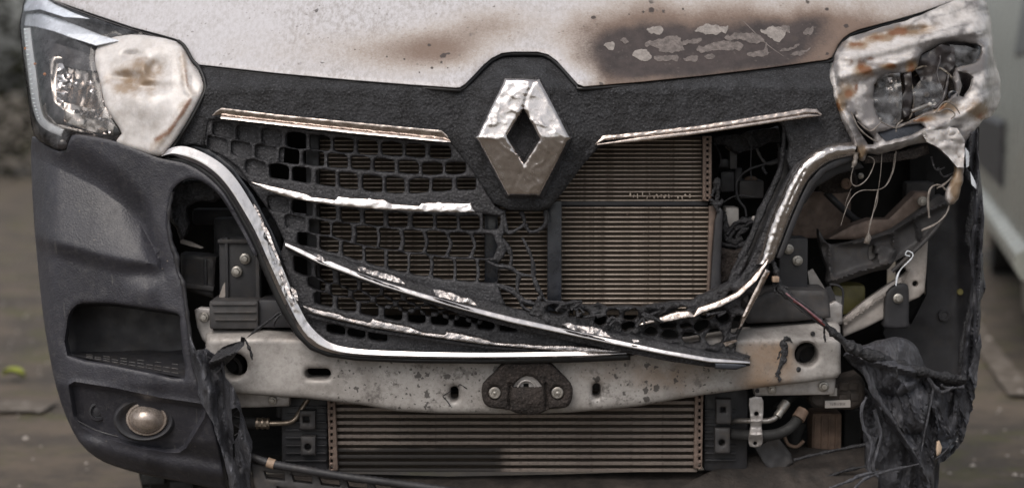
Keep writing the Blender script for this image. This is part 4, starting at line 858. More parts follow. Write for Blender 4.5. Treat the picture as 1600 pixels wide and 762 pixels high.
# ---- bumper corner (left): torn off along its inner edge
b_out = [(50, 214), (70, 226), (94, 236), (104, 230), (110, 216), (118, 210), (150, 214), (185, 222), (248, 246), (283, 253), (308, 264), (332, 282), (352, 304), (372, 338), (392, 376), (402, 398), (396, 398), (382, 370), (364, 338), (345, 308), (326, 290), (306, 280), (290, 281), (277, 289), (268, 302), (264, 325), (262, 352), (266, 380), (274, 402), (277, 425), (284, 442), (288, 470), (292, 500), (297, 540), (302, 575), (312, 606), (322, 630), (332, 662), (342, 700), (352, 752), (356, 768), (330, 762), (285, 752), (230, 742), (180, 728), (150, 714), (124, 690), (104, 652), (88, 605), (76, 548), (66, 482), (58, 404), (52, 330), (49, 262)]
pocket = [(105, 510), (108, 492), (116, 480), (130, 474), (180, 475), (230, 482), (277, 490), (281, 505), (285, 550), (288, 591), (240, 583), (170, 569), (106, 555)]
fogp = [(108, 602), (116, 597), (180, 607), (250, 622), (312, 631), (322, 636), (318, 652), (300, 682), (290, 698), (280, 705), (262, 705), (220, 698), (165, 683), (128, 666), (116, 650)]
cr1 = interp([(40, 240), (75, 255), (110, 272), (150, 291), (190, 320), (220, 352), (245, 395), (260, 440)]); cr2 = interp([(40, 366), (100, 382), (150, 396), (200, 407), (300, 420)])
bq = interp([(100, 690), (160, 712), (240, 732), (350, 752)])
def Ybump(px, py):
    y = F(px) - .012 + .10 * ss(100, 45, px) ** 2
    fade = ss(262, 225, px)
    d1 = py - cr1(px); d2 = py - cr2(px)
    y = y + fade * (.026 * ss(-60, -6, d1) * (1 - ss(-6, 10, d1)) + ss(-6, 10, d1) * .026 - .062 * ss(-4, 1, d1) * np.clip((py - cr1(px)) / np.maximum(cr2(px) - cr1(px), 12), 0, 1) + .020 * ss(-6, 26, d2))
    y = y + .012 * gauss(px, py, 228, 420, 26, 22) - .008 * gauss(px, py, 225, 455, 22, 20) + .006 * fbm(px, py, 60, 5, 3) * ss(180, 240, px) * ss(500, 440, py)
    # lower skirt tucks under, fog lamp panel is set back
    y = y + .00055 * np.clip(py - 600, 0, None) + .0007 * np.clip(py - 690, 0, None)
    q = np.stack([px, py], -1); dd = bdist(q, [np.array(fogp, float)]); ins = inside(q, [np.array(fogp, float)])
    y = y + np.where(ins, .022 * ss(0, 6, dd), 0) - np.where(~ins, .004 * ss(8, 1, dd), 0)
    y = y - .022 * ss(-34, -10, py - bq(px)) * ss(110, 150, px) + .010 * ss(-8, 8, py - bq(px)) * ss(110, 150, px)
    y = y + .012 * gauss(px, py, 153, 642, 13, 13) * 0
    return y
bumper = sheet('bumper', smooth_line(b_out, 2, True), Ybump, 'bumper_plastic', van, holes=[smooth_line(pocket, 2, True)], step=4.2, thick=.03, r=4, rd=.008, feats=[(fogp, (-9, -5, -1.5, 1.5, 5, 9)), ([(62, 250), (75, 255), (110, 272), (150, 291), (190, 320), (220, 352), (240, 388), (240, 389), (219, 353), (189, 321), (149, 292), (109, 273), (74, 256), (61, 251)], (-6, -3, 0, 3))])
# step pocket: back wall, tread and riser
def quadgrid(name, rows, mat, parent, rough=0, seed=1):
    rows = [np.array([W(*p) for p in r_]) for r_ in rows]; n = len(rows[0]); V = np.concatenate(rows)
    fs = [(i * n + j, (i + 1) * n + j, (i + 1) * n + j + 1, i * n + j + 1) for i in range(len(rows) - 1) for j in range(n - 1)]
    return obj(name, V, fs, mat, parent)
Yp = lambda a, b: float(Ybump(np.array([float(a)]), np.array([float(b)]))[0])
fl = [(100, 552), (170, 567), (240, 581), (294, 591)]; bk = [(104, 546), (170, 546), (240, 545), (294, 543)]
def samp(l, n=14):
    l = np.array(l, float); return [(x, np.interp(x, l[:, 0], l[:, 1])) for x in np.linspace(l[0, 0], l[-1, 0], n)]
quadgrid('step_tread', [[(a, b, Yp(max(a, 108), 566) + .02 + .15 * t) for a, b in [(p[0] * (1 - t) + q[0] * t, p[1] * (1 - t) + q[1] * t) for p, q in zip(samp(fl), samp(bk))]] for t in np.linspace(0, 1, 5)], 'black_plastic', bumper)
for (j, off, lw) in ((0, 5, 1), (1, 12, 1), (2, 19, 1)):
    pts = [(x, np.interp(x, [100, 294], [552, 591]) * (1 - off / 45) + np.interp(x, [100, 294], [546, 543]) * off / 45, Yp(max(x, 108), 566) + .018 + .15 * off / 45) for x in np.linspace(135, 282, 12)]
    for s in range(0, 11, 1 if j < 2 else 2): tube('tread_rib', [pts[s], tuple(np.array(pts[s]) * .25 + np.array(pts[s + 1]) * .75)], .9, 'dusty_plastic', bumper, sub=1, n=5)
sheet('pocket_back', [(92, 462), (292, 470), (298, 560), (290, 600), (100, 560)], lambda a, b: F(a) * .4 + .19 + .004 * fbm(a, b, 20, 3), 'black_plastic', bumper, step=9, thick=.01)
quadgrid('pocket_top', [[(a, b, Yp(a, max(b, 474)) + .02) for a, b in samp([(104, 488), (116, 478), (130, 473), (180, 474), (280, 489)], 10)], [(a, b + 6, .30) for a, b in samp([(104, 488), (116, 478), (130, 473), (180, 474), (280, 489)], 10)]], 'black_plastic', bumper)
# fog lamp and blank
fog = lathe('fog_lamp', 230, 653, Yp(230, 653) + .004, [(33, -12), (34, 4), (32, 9), (29, 9.5), (29, 7), (27, 9), (23, 17), (17, 25), (10, 31), (4, 33), (1, 33.2)], 'fog_glass', bumper, 40, 1, .84, (.06, .0))
lathe('fog_bezel', 226, 655, Yp(230, 653) + .002, [(56, -10), (53, 5), (49, 9), (45, 8), (41, 2), (37, -3), (33, -4)], 'bumper_smooth', fog, 40, .92, .66, (.08, 0))
lathe('blanking_cap', 153, 642, Yp(153, 642) + .002, [(20, -8), (17, 4), (13, 5), (12, 0), (9, -1), (8, 4), (3, 5)], 'bumper_smooth', bumper, 24, .8, .9, (.25, 0))
tube('panel_groove', [(118, 655, Yp(118, 660) - .001), (150, 672, Yp(150, 672) - .001), (185, 682, Yp(185, 682) - .001)], [1, 2.2, 1], 'bumper_smooth', bumper, flat=.6)
# torn, drooping strip of bumper skin
flap_o = [(296, 520), (306, 548), (322, 545), (338, 556), (347, 566), (352, 590), (364, 604), (372, 624), (377, 640), (381, 655), (386, 672), (394, 690), (393, 712), (390, 740), (392, 775), (362, 775), (356, 742), (346, 704), (334, 664), (320, 640), (310, 616), (304, 590), (298, 560)]
Yf = lambda a, b: F(a) - .028 + .026 * np.sin((a - .28 * (b - 550)) * .16 + .8 * np.sin(b * .04)) + .020 * fbm(a * 1.6, b * .5, 22, 8, 3) + .0002 * np.clip(b - 600, 0, None)
flap = sheet('torn_skin', flap_o, Yf, 'melt_sheet', bumper, holes=[[(361, 640), (370, 636), (375, 644), (374, 660), (371, 680), (366, 690), (364, 668)], [(364, 694), (367, 692), (368, 712), (365, 722)]], step=3.2, thick=.006, jag=1.6, closedback=True)
sheet('torn_skin', [(326, 566), (340, 548), (356, 538), (376, 533), (377, 526), (383, 528), (381, 540), (366, 556), (352, 570), (340, 582), (330, 580)], lambda a, b: F(a) - .045 + .012 * np.sin(b * .25 + a * .1) + .006 * fbm(a, b, 12, 4), 'char_melt', bumper, step=3, thick=.006, jag=1.6, closedback=True)
tube('torn_edge', [(a, b, Yp(a, b) + .004) for a, b in [(270, 300), (265, 325), (264, 352), (268, 380), (276, 402), (279, 425), (286, 442), (290, 470), (294, 500), (299, 540), (304, 575), (313, 606)]], [3, 3.4, 3, 3.4, 4.4, 3.2, 3.6, 3.0, 3.4, 3, 3.2, 2], 'bumper_smooth', bumper, wob=.3)
for q in ([(330, 560), (318, 552), (322, 540)], [(345, 575), (348, 590), (346, 600)], [(372, 640), (364, 648), (374, 652)], [(365, 662), (374, 668)], [(366, 680), (372, 676)]): tube('frayed_thread', q, .6, 'bumper_smooth', bumper, y=.02, n=4)
# wheels behind
def wheel(x):
    bm = bmesh.new(); bmesh.ops.create_cone(bm, cap_ends=True, segments=48, radius1=.345, radius2=.345, depth=.23)
    bmesh.ops.bevel(bm, geom=[e for e in bm.edges if abs(e.verts[0].co.z - e.verts[1].co.z) < .001], offset=.035, segments=3, affect='EDGES')
    bmesh.ops.rotate(bm, verts=bm.verts[:], cent=(0, 0, 0), matrix=Matrix.Rotation(R(90), 3, 'Y')); bmesh.ops.translate(bm, verts=bm.verts[:], vec=(x, .98, .345))
    wh = bm_obj('wheel', bm, 'rubber', van); s = 1 if x > 0 else -1
    bm = bmesh.new(); bmesh.ops.create_cone(bm, cap_ends=True, segments=40, radius1=.2, radius2=.15, depth=.04)
    bmesh.ops.rotate(bm, verts=bm.verts[:], cent=(0, 0, 0), matrix=Matrix.Rotation(R(90 * s), 3, 'Y')); bmesh.ops.translate(bm, verts=bm.verts[:], vec=(x + s * .115, .98, .345)); bm_obj('rim', bm, 'steel', wh)
    for k in range(40):
        a = 2 * math.pi * k / 40
        for q in (-.07, 0, .07):
            c = Vector((x + q, .98 + .345 * math.cos(a + q), .345 + .345 * math.sin(a + q)))
            if -.2 < c.z < .45 and c.y < 1.0: box3('tread_block', (c.x - .03, c.y - .012, c.z - .012), (c.x + .03, c.y + .012, c.z + .012), 'rubber', wh, .003)
wheel(-.84); wheel(.84)
# fenders behind the headlights
for s in (-1, 1):
    V = []; fs = []
    for i, yy in enumerate(np.linspace(.62, 1.9, 12)):
        arch = .345 + .42 * math.sqrt(max(0, 1 - ((yy - .98) / .46) ** 2)) if abs(yy - .98) < .46 else .42
        for zz in np.linspace(0, 1, 6): V.append((s * (.985 + .03 * math.sin(3 * zz) - .06 * (zz > .9)), yy, arch + (1.30 + .12 * (yy - .5) - arch) * zz))
    for i in range(11):
        for j in range(5): fs.append((i * 6 + j, i * 6 + j + 1, (i + 1) * 6 + j + 1, (i + 1) * 6 + j))
    obj('fender', V, fs, 'car_white', van)

# ================================================================ left headlight
hl_out = [(30, 42), (34, 20), (40, -4), (62, -14), (84, 2), (137, 23), (205, 46), (266, 63), (279, 67), (288, 76), (299, 96), (309, 106), (316, 122), (319, 138), (312, 156), (291, 194), (264, 232), (248, 245), (216, 236), (184, 223), (150, 215), (120, 210), (111, 213), (107, 224), (95, 236), (72, 227), (54, 213), (47, 180), (41, 130), (35, 85)]
hl_s = smooth_line(hl_out, 2, True)
def Yl(px, py):
    return F(px) + .0011 * 25 * np.log1p(np.exp((150 - py) / 25)) - .004 + .10 * ss(95, 28, px) ** 2
lamp = sheet('headlight', hl_s, lambda a, b: Yl(a, b) + .085 - .075 * np.exp(-bdist(np.stack([a, b], -1), [hl_s]) / 7.0), 'lamp_black', van, step=5, thick=.03, rough=.004, rsc=20)
lens_l = sheet('lens', hl_s, lambda a, b: Yl(a, b) - .006 * 0, 'lens_clear', lamp, holes=[smooth_line([(152, 80), (166, 64), (204, 57), (240, 60), (272, 68), (286, 80), (298, 100), (312, 125), (315, 140), (308, 156), (288, 192), (262, 228), (247, 240), (216, 232), (184, 220), (192, 208), (182, 190), (167, 165), (160, 130), (152, 102)], 2, True)], step=5, thick=.004, r=10, rd=.02)
ml_out = [(149, 80), (164, 62), (204, 54), (240, 57), (274, 65), (288, 78), (300, 98), (316, 124), (319, 139), (312, 157), (291, 195), (264, 232), (248, 245), (216, 236), (180, 224), (190, 209), (179, 190), (164, 165), (157, 130), (149, 102)]
def Yml(px, py):
    y = Yl(px, py) - .008 + .022 * gauss(px, py, 200, 122, 24, 9) + .022 * gauss(px, py, 243, 106, 13, 14) + .018 * gauss(px, py, 236, 136, 26, 8) - .014 * gauss(px, py, 224, 108, 9, 18) + .018 * gauss(px, py, 208, 86, 14, 6) - .010 * gauss(px, py, 215, 160, 36, 24)
    y = y + .012 * ss(0, 1, np.clip((px - 268) / 40, 0, 1)) - .006 * np.exp(-(pdist(px, py, [(284, 80), (292, 140), (300, 150), (262, 205), (240, 235)]) / 7) ** 2)
    return y + .0034 * fbm(px, py, 34, 7, 4)
def ml_mask(px, py):
    och = .9 * gauss(px, py, 210, 126, 46, 26) * (fbm(px, py, 14, 3) * .5 + .7) + .6 * gauss(px, py, 232, 98, 26, 14) * (fbm(px, py, 12, 8) * .6 + .6) + .65 * np.exp(-(pdist(px, py, [(284, 85), (290, 130), (300, 145), (270, 195), (242, 228)]) / 9) ** 2) * (.6 + .6 * fbm(px, py, 20, 5))
    amb = .95 * np.exp(-(pdist(px, py, [(297, 156), (280, 184), (262, 208), (244, 218)]) / 4.5) ** 2) * .8 + .6 * np.exp(-(pdist(px, py, [(290, 110), (293, 135)]) / 3) ** 2)
    gr = .22 * gauss(px, py, 212, 122, 28, 12) + .25 * gauss(px, py, 207, 88, 16, 6) + .25 * gauss(px, py, 226, 134, 26, 7) + .35 * gauss(px, py, 155, 150, 10, 60)
    return np.stack([np.clip(och, 0, 1), amb, gr], -1)
sheet('melted_lens', smooth_line(ml_out, 2, True), Yml, 'melted_lens', lamp, step=3, thick=.01, r=7, rd=.014, attr=ml_mask)
# light guide: C-shaped running light, and pale bands painting sky glare on the lens
sheet('light_guide', ribbon_outline([(42, 44), (46, 80), (51, 120), (56, 160), (63, 185), (76, 198), (98, 208)], [5.5, 6, 6.5, 6.5, 6.5, 6.5, 6]), lambda a, b: Yl(a, b) + .010, 'light_guide', lamp, step=3, thick=.012, r=4, rd=.006)
for k in range(22):
    t = k / 21; a = np.interp(t, [0, .25, .5, .75, 1], [42, 46, 51, 56, 64]); b = np.interp(t, [0, .25, .5, .75, 1], [46, 80, 120, 160, 186])
    tube('guide_tooth', [(a - 4.5, b, float(Yl(a, b)) + .009), (a + 4.5, b, float(Yl(a, b)) + .009)], .8, 'frost_and_glare', lamp, sub=1, n=5)
sheet('lamp_rim_and_glare', [(40, 22), (60, 20), (90, 28), (125, 42), (160, 56), (190, 64), (150, 72), (118, 62), (85, 50), (55, 42), (38, 40)], lambda a, b: Yl(a, b) + .012 - .0014 * (b - 45), 'frost_and_glare', lamp, step=4, thick=.01, r=5, rd=.008, rough=.0015)  # sky reflection on the lens top, put in as pale colour
sheet('lamp_rim_and_glare', [(37, 10), (44, -2), (62, -8), (84, 6), (112, 19), (140, 30), (100, 27), (62, 15), (38, 18)], lambda a, b: Yl(a, b) + .012 - .0009 * (b - 12), 'frost_and_glare', lamp, step=4, thick=.008, r=3, rd=.005, rough=.001)  # more of the painted sky glare, at the lens corner
sheet('lamp_rim_and_glare', [(62, 175), (70, 160), (74, 178), (88, 192), (130, 204), (145, 208), (120, 208), (90, 200)], lambda a, b: Yl(a, b) + .03, 'reflector', lamp, step=4, thick=.008, r=3, rd=.004)
# reflector bowl, bulb shroud and the dark baffles
def bowl(px, py, y, rx, rz, dep, mat, parent, name='reflector'): return lathe(name, px, py, y, [(rx * 1.06, 4), (rx, 4), (rx * .9, -dep * .35), (rx * .7, -dep * .66), (rx * .45, -dep * .86), (rx * .2, -dep * .97), (rx * .14, -dep * .5), (rx * .1, -dep * .3)], mat, parent, 28, 1, rz / rx)
def Ydish(a, b):
    u = (a - 120) / 48; v = (b - 135) / 52; fac = .006 * np.abs(((a + .15 * b) / 13) % 1 - .5)
    return Yl(a, b) + .075 - .030 * np.clip(u * u + v * v, 0, 1.2) + fac
sheet('reflector', [(76, 84), (100, 90), (150, 104), (158, 130), (168, 168), (178, 188), (140, 186), (98, 172), (82, 158), (78, 120)], Ydish, 'reflector', lamp, step=3, thick=.006, r=2, rd=.004)
lathe('bulb', 122, 132, float(Yl(122, 132)) + .05, [(9, -6), (9, 4), (7, 8), (6, 14), (3, 17), (1, 18)], 'chrome_wrinkled', lamp, 16)
sheet('bulb_shield', [(92, 100), (98, 97), (103, 112), (113, 116), (112, 132), (104, 150), (96, 163), (90, 160), (87, 140), (88, 118)], lambda a, b: Yl(a, b) + .040 + .012 * fbm(a, b, 9, 4, 2), 'chrome_wrinkled', lamp, step=3, thick=.006, jag=1.2)
sheet('baffle', [(70, 62), (100, 72), (150, 88), (156, 112), (120, 108), (84, 98), (68, 92)], lambda a, b: Yl(a, b) + .045 + .004 * fbm(a, b, 14, 4, 2), 'lamp_black', lamp, step=5, thick=.006)
sheet('baffle', [(100, 160), (150, 172), (178, 196), (176, 212), (140, 205), (100, 190)], lambda a, b: Yl(a, b) + .048 + .006 * fbm(a, b, 10, 7, 2), 'reflector', lamp, step=4, thick=.006)
for (a, b) in ((128, 176), (136, 178), (150, 180), (158, 186), (146, 143), (160, 156), (120, 174), (168, 206), (140, 130)):
    sheet('reflector_shard', [(a - 6, b), (a, b - random.uniform(3, 7)), (a + random.uniform(4, 8), b + 1), (a, b + 4)], lambda p, q: Yl(p, q) + .036 + .010 * fbm(p, q, 6, int(a), 2), 'chrome_wrinkled', lamp, step=2.5, thick=.002)
for (a, b) in ((84, 95), (79, 92)): tube('bulb_clip', [(a, b, float(Yl(a, b)) + .04), (a + 5, b + 36, float(Yl(a, b)) + .04)], .7, 'steel', lamp, sub=1, n=5)
for (a, b) in ((40, 76), (55, 100), (70, 116)): lathe('amber_reflector', a, b, float(Yl(a, b)) + .012, [(2.6, 0), (2.4, 2), (1, 3)], 'amber', lamp, 10)
tube('headlight_seal', [(a, b, float(Yl(a, b)) + .006) for a, b in [(279, 64), (289, 73), (300, 93), (310, 104), (318, 120), (321, 138), (314, 157), (293, 196), (266, 234), (250, 247)]], 2.4, 'rubber_seal', lamp, sub=4)
lathe('rim_bead', 98, 226, float(Yl(98, 226)), [(9, -4), (8, 3), (4, 6)], 'lamp_black', lamp, 16)

# ================================================================ right headlight: lens melted into folds
rl_out = [(1497, -2), (1520, -10), (1536, -6), (1546, 20), (1550, 50), (1553, 90), (1561, 115), (1564, 140), (1560, 165), (1549, 182), (1536, 188), (1522, 206), (1510, 222), (1507, 250), (1504, 285), (1496, 312), (1486, 320), (1478, 312), (1480, 295), (1490, 275), (1492, 258), (1480, 245), (1466, 232), (1448, 224), (1420, 228), (1396, 236), (1372, 242), (1356, 240), (1352, 250), (1344, 252), (1336, 235), (1326, 208), (1312, 180), (1300, 150), (1296, 122), (1302, 96), (1311, 75), (1330, 58), (1396, 38), (1440, 24)]
rl_s = smooth_line(rl_out, 2, True)
op1 = [(1366, 132), (1382, 120), (1402, 116), (1424, 114), (1434, 104), (1440, 86), (1462, 74), (1484, 66), (1512, 68), (1534, 74), (1530, 92), (1512, 102), (1494, 106), (1490, 124), (1494, 142), (1486, 152), (1470, 168), (1444, 176), (1420, 190), (1398, 196), (1378, 190), (1366, 165)]
op4 = [(1497, 112), (1510, 116), (1520, 122), (1516, 138), (1506, 152), (1498, 150), (1503, 134)]
op2 = [(1372, 208), (1400, 200), (1438, 194), (1446, 200), (1420, 212), (1384, 221)]
op3 = [(1334, 180), (1346, 196), (1364, 214), (1366, 226), (1356, 226), (1342, 204)]
rolls = [([(1324, 92), (1360, 84), (1420, 68), (1500, 50), (1530, 45)], .030, 12), ([(1322, 118), (1360, 108), (1400, 98), (1432, 88)], .026, 9), ([(1303, 110), (1308, 150), (1326, 190), (1346, 245)], .022, 7), ([(1360, 232), (1420, 216), (1470, 196), (1520, 170), (1545, 150)], .026, 9), ([(1540, 80), (1544, 120), (1520, 160)], .02, 12), ([(1480, 205), (1500, 240), (1500, 300)], .012, 10), ([(1500, 120), (1490, 150), (1470, 172)], .015, 7)]
def Yr(px, py):
    y = F(px) + .0011 * 25 * np.log1p(np.exp((150 - py) / 25)) + .012 + .10 * ss(1508, 1568, px) ** 2
    for l, h, w_ in rolls: y = y - h * np.exp(-(pdist(px, py, l) / w_) ** 2)
    s_ = px - .3 * py; n_ = py + .28 * (px - 1400)
    return y + .012 * fbm(px, py, 40, 9, 2) + .0030 * ridge(s_ * .45, n_, 19, 4) + .0016 * fbm(px, py, 11, 5, 2) + .016 * ss(.45, .9, fbm(px * .8, py, 24, 31, 2))
def rl_mask(px, py):
    j = .55 + .8 * fbm(px, py, 13, 6, 3)
    och = sum(1.25 * k * gauss(px, py, a, b, rx, ry) for a, b, rx, ry, k in ((1340, 72, 20, 8, .7), (1375, 60, 22, 7, .8), (1410, 50, 30, 9, .5), (1348, 110, 16, 12, .8), (1390, 104, 14, 6, .7), (1425, 108, 10, 14, .9), (1325, 142, 14, 12, .9), (1440, 185, 24, 6, .7), (1475, 168, 22, 9, .9), (1530, 175, 16, 16, .7), (1508, 90, 16, 14, .4), (1495, 290, 12, 34, .85), (1345, 238, 10, 16, .6), (1312, 165, 8, 14, .9), (1448, 44, 26, 10, .4))) * (.6 + .6 * j)
    amb = sum(k * gauss(px, py, a, b, rx, ry) for a, b, rx, ry, k in ((1338, 70, 12, 4, .8), (1372, 59, 14, 4, .7), (1408, 48, 12, 5, .7), (1354, 111, 10, 8, 1), (1393, 103, 9, 4, .9), (1326, 146, 7, 7, .9), (1338, 138, 4, 8, .8), (1418, 124, 5, 7, 1), (1308, 168, 5, 9, .9), (1470, 168, 9, 5, .7), (1330, 96, 4, 8, .5), (1345, 100, 6, 10, .6), (1400, 52, 16, 5, .6), (1360, 92, 8, 4, .6), (1436, 186, 18, 4, .8), (1532, 182, 8, 8, .6), (1424, 108, 5, 12, .8))) * (.8 + .7 * j)
    gr = .85 * np.exp(-(pdist(px, py, [(1318, 66), (1304, 100), (1312, 130)]) / 6) ** 2) * j + .7 * np.exp(-(pdist(px, py, [(1340, 58), (1400, 40)]) / 4) ** 2) + .8 * np.exp(-(bdist(np.stack([px, py], -1), [np.array(op1, float)]) / 13) ** 2) * (.4 + .7 * j) + .8 * np.exp(-(pdist(px, py, [(1318, 150), (1345, 205), (1372, 215)]) / 7) ** 2) * j + .6 * gauss(px, py, 1515, 100, 22, 12) + .45 * gauss(px, py, 1350, 150, 22, 40) * j + .35 * gauss(px, py, 1540, 130, 16, 40) * j + .35 * ridge(px, py, 30, 8) * ss(180, 230, py) + .5 * np.clip(ridge((px - .3 * py) * .3, py + .28 * px, 13, 21), 0, 1) ** 2 * (.5 + fbm(px, py, 40, 3, 2)) * .9 + .20
    return np.stack([np.clip(och, 0, 1), np.clip(amb, 0, 1), np.clip(gr, 0, 1)], -1)
rlamp = sheet('headlight', [(1306, 100), (1330, 62), (1400, 42), (1500, 5), (1530, 0), (1540, 40), (1548, 120), (1530, 180), (1470, 205), (1380, 226), (1340, 205), (1312, 150)], lambda a, b: Yr(a, b) * 0 + F(a) + .0011 * 25 * np.log1p(np.exp((150 - b) / 25)) + .105 + .08 * ss(1508, 1560, a) ** 2, 'lamp_black', van, step=6, thick=.03, rough=.012, rsc=26)
sheet('melted_lens', rl_s, Yr, 'melted_lens', rlamp, holes=[smooth_line(op1, 2, True), op2, op3, op4], step=3, thick=.010, r=6, rd=.014, jag=1.6, attr=rl_mask, angle=60)
Yrb = lambda a, b: float(F(a)) + .0011 * 25 * math.log1p(math.exp((150 - b) / 25))
bowl(1392, 156, Yrb(1392, 156) + .070, 36, 52, 40, 'reflector', rlamp); bowl(1450, 148, Yrb(1450, 148) + .085, 46, 46, 46, 'reflector', rlamp)
sheet('reflector_insert', [(1386, 122), (1400, 120), (1402, 140), (1392, 146), (1384, 140)], lambda a, b: Yrb(1392, 130) + .045 + .01 * fbm(a, b, 8, 3, 2), 'chrome_wrinkled', rlamp, step=3, thick=.004)
sheet('reflector_insert', [(1432, 133), (1438, 126), (1440, 134), (1434, 140)], lambda a, b: Yrb(1435, 130) + .03 + 0 * a, 'chrome_wrinkled', rlamp, step=3, thick=.004)
sheet('lamp_divider', [(1412, 118), (1424, 112), (1426, 150), (1422, 180), (1410, 186), (1406, 160), (1414, 140)], lambda a, b: Yrb(1415, 150) + .03 + .01 * fbm(a, b, 12, 3, 2), 'lamp_black', rlamp, step=4, thick=.02, r=3, rd=.004, jag=1)
sheet('smoky_pane', [(1484, 70), (1510, 72), (1530, 78), (1526, 96), (1512, 110), (1498, 106), (1486, 96)], lambda a, b: Yrb(1500, 90) + .016 + .006 * fbm(a, b, 14, 3, 2), 'lens_smoky', rlamp, step=4, thick=.003)
sheet('smoky_pane', [(1362, 130), (1384, 116), (1406, 114), (1410, 150), (1408, 186), (1396, 198), (1376, 194), (1362, 168)], lambda a, b: Yrb(1388, 150) + .030 + .010 * fbm(a, b, 16, 9, 2), 'lens_smoky', rlamp, step=4, thick=.003)
sheet('smoky_pane', [(1424, 140), (1444, 124), (1470, 130), (1478, 152), (1462, 172), (1430, 182)], lambda a, b: Yrb(1450, 150) + .032 + .012 * fbm(a, b, 14, 19, 2), 'lens_smoky', rlamp, step=4, thick=.003)
sheet('soot_skin', [(1436, 90), (1470, 70), (1490, 74), (1494, 100), (1480, 116), (1474, 140), (1462, 132), (1440, 126), (1430, 110)], lambda a, b: Yrb(1460, 100) + .036 + .012 * fbm(a, b, 16, 5, 3), 'lamp_black', rlamp, step=4, thick=.004, jag=1.5)
tube('melted_tongue', [(1468, 80), (1469, 95), (1464, 115), (1470, 135)], [1.4, 2.4, 1.2, .8], 'lamp_black', rlamp, y=lambda a, b: Yrb(a, b) + .02, wob=.4)
tube('melted_tongue', [(1482, 118), (1478, 140), (1472, 158), (1460, 170)], [2, 3, 3, 2], 'lamp_black', rlamp, y=lambda a, b: Yrb(a, b) + .02, wob=.4)
lathe('lamp_socket', 1488, 149, Yrb(1488, 149) + .02, [(8, 0), (8, 6), (6, 8), (4, 6), (2, 2)], 'blue_black', rlamp, 16)
tube('lamp_rail', [(1424, 174), (1440, 168), (1454, 163)], [3, 3.4, 3], 'steel', rlamp, y=lambda a, b: Yrb(a, b) + .018); lathe('lamp_stud', 1374, 187, Yrb(1374, 187) + .03, [(4, 0), (3, 4), (1, 5)], 'steel', rlamp, 12); lathe('lamp_stud', 1453, 163, Yrb(1453, 163) + .012, [(3.5, 0), (2.5, 4), (1, 5)], 'white_plastic', rlamp, 12)
for q in ([(1376, 190), (1400, 200), (1425, 188), (1450, 178)], [(1340, 190), (1360, 205), (1376, 192)], [(1460, 178), (1475, 160), (1490, 164), (1500, 178)], [(1466, 176), (1480, 170), (1492, 178), (1486, 186)], [(1400, 206), (1402, 196), (1410, 188)], [(1330, 175), (1342, 200), (1360, 216), (1372, 222)]):
    tube('melted_strand', q, [.9, 1.4, 1.2, .7][:len(q)], 'drip', rlamp, y=lambda a, b: Yrb(a, b) - .012, wob=.4)
sheet('lamp_trim', op2, lambda a, b: F(a) + .02 - .0012 * (b - 206), 'blue_black', rlamp, step=3.5, thick=.006)
sheet('smoke_skin', [(1440, 206), (1470, 196), (1496, 200), (1508, 220), (1506, 262), (1496, 262), (1482, 245), (1466, 230), (1448, 222)], lambda a, b: F(a) - .006 + .010 * fbm(a, b, 22, 5, 3) + .006 * ridge(a, b, 12, 6), 'melted_lens', rlamp, step=3, thick=.004, jag=1.4, attr=lambda a, b: np.stack([.3 * gauss(a, b, 1500, 260, 20, 20), 0 * a, .28 + .35 * fbm(a, b, 16, 3)], -1))
# burnt edge threads hanging from the lamp
drips = [([(1336, 240), (1334, 258), (1330, 276), (1332, 288), (1342, 290), (1356, 278), (1366, 256), (1364, 248), (1356, 244)], 1.3), ([(1378, 238), (1376, 270), (1372, 300), (1370, 318), (1360, 345), (1356, 368)], .9), ([(1400, 236), (1397, 262), (1388, 285), (1374, 296), (1345, 298), (1330, 310), (1320, 332), (1314, 352)], 1.0), ([(1398, 240), (1394, 268), (1384, 290)], .8), ([(1330, 295), (1322, 315), (1320, 330)], .5), ([(1372, 296), (1366, 325), (1360, 350), (1354, 376)], 1.2)]
for q, r_ in drips: tube('melted_drip', q, [r_ * 1.1] + [r_ * .72] * (len(q) - 2) + [r_ * .4], 'drip', rlamp, y=lambda a, b: float(F(a)) + .02, wob=.3, n=6)
tube('melted_drip', [(1338, 238), (1336, 252), (1332, 262)], [4, 4, 2.5], 'drip', rlamp, y=lambda a, b: float(F(a)) - .005, wob=.3)
sheet('melted_blob', [(1352, 372), (1358, 362), (1362, 372), (1358, 382), (1350, 380)], .12, 'drip', rlamp, step=3, thick=.006, r=3, rd=.006)
for q in ([(1482, 302), (1470, 290), (1456, 292), (1450, 310), (1452, 340)], [(1484, 318), (1478, 335), (1462, 350), (1440, 360)], [(1466, 262), (1474, 276), (1490, 270)], [(1455, 245), (1462, 265), (1476, 262)], [(1496, 268), (1478, 286), (1464, 294)]): tube('melted_strand', q, 1.6, 'drip' if q[0][0] > 1480 else 'char_melt', rlamp, y=lambda a, b: float(F(a)) + .03, wob=.4)

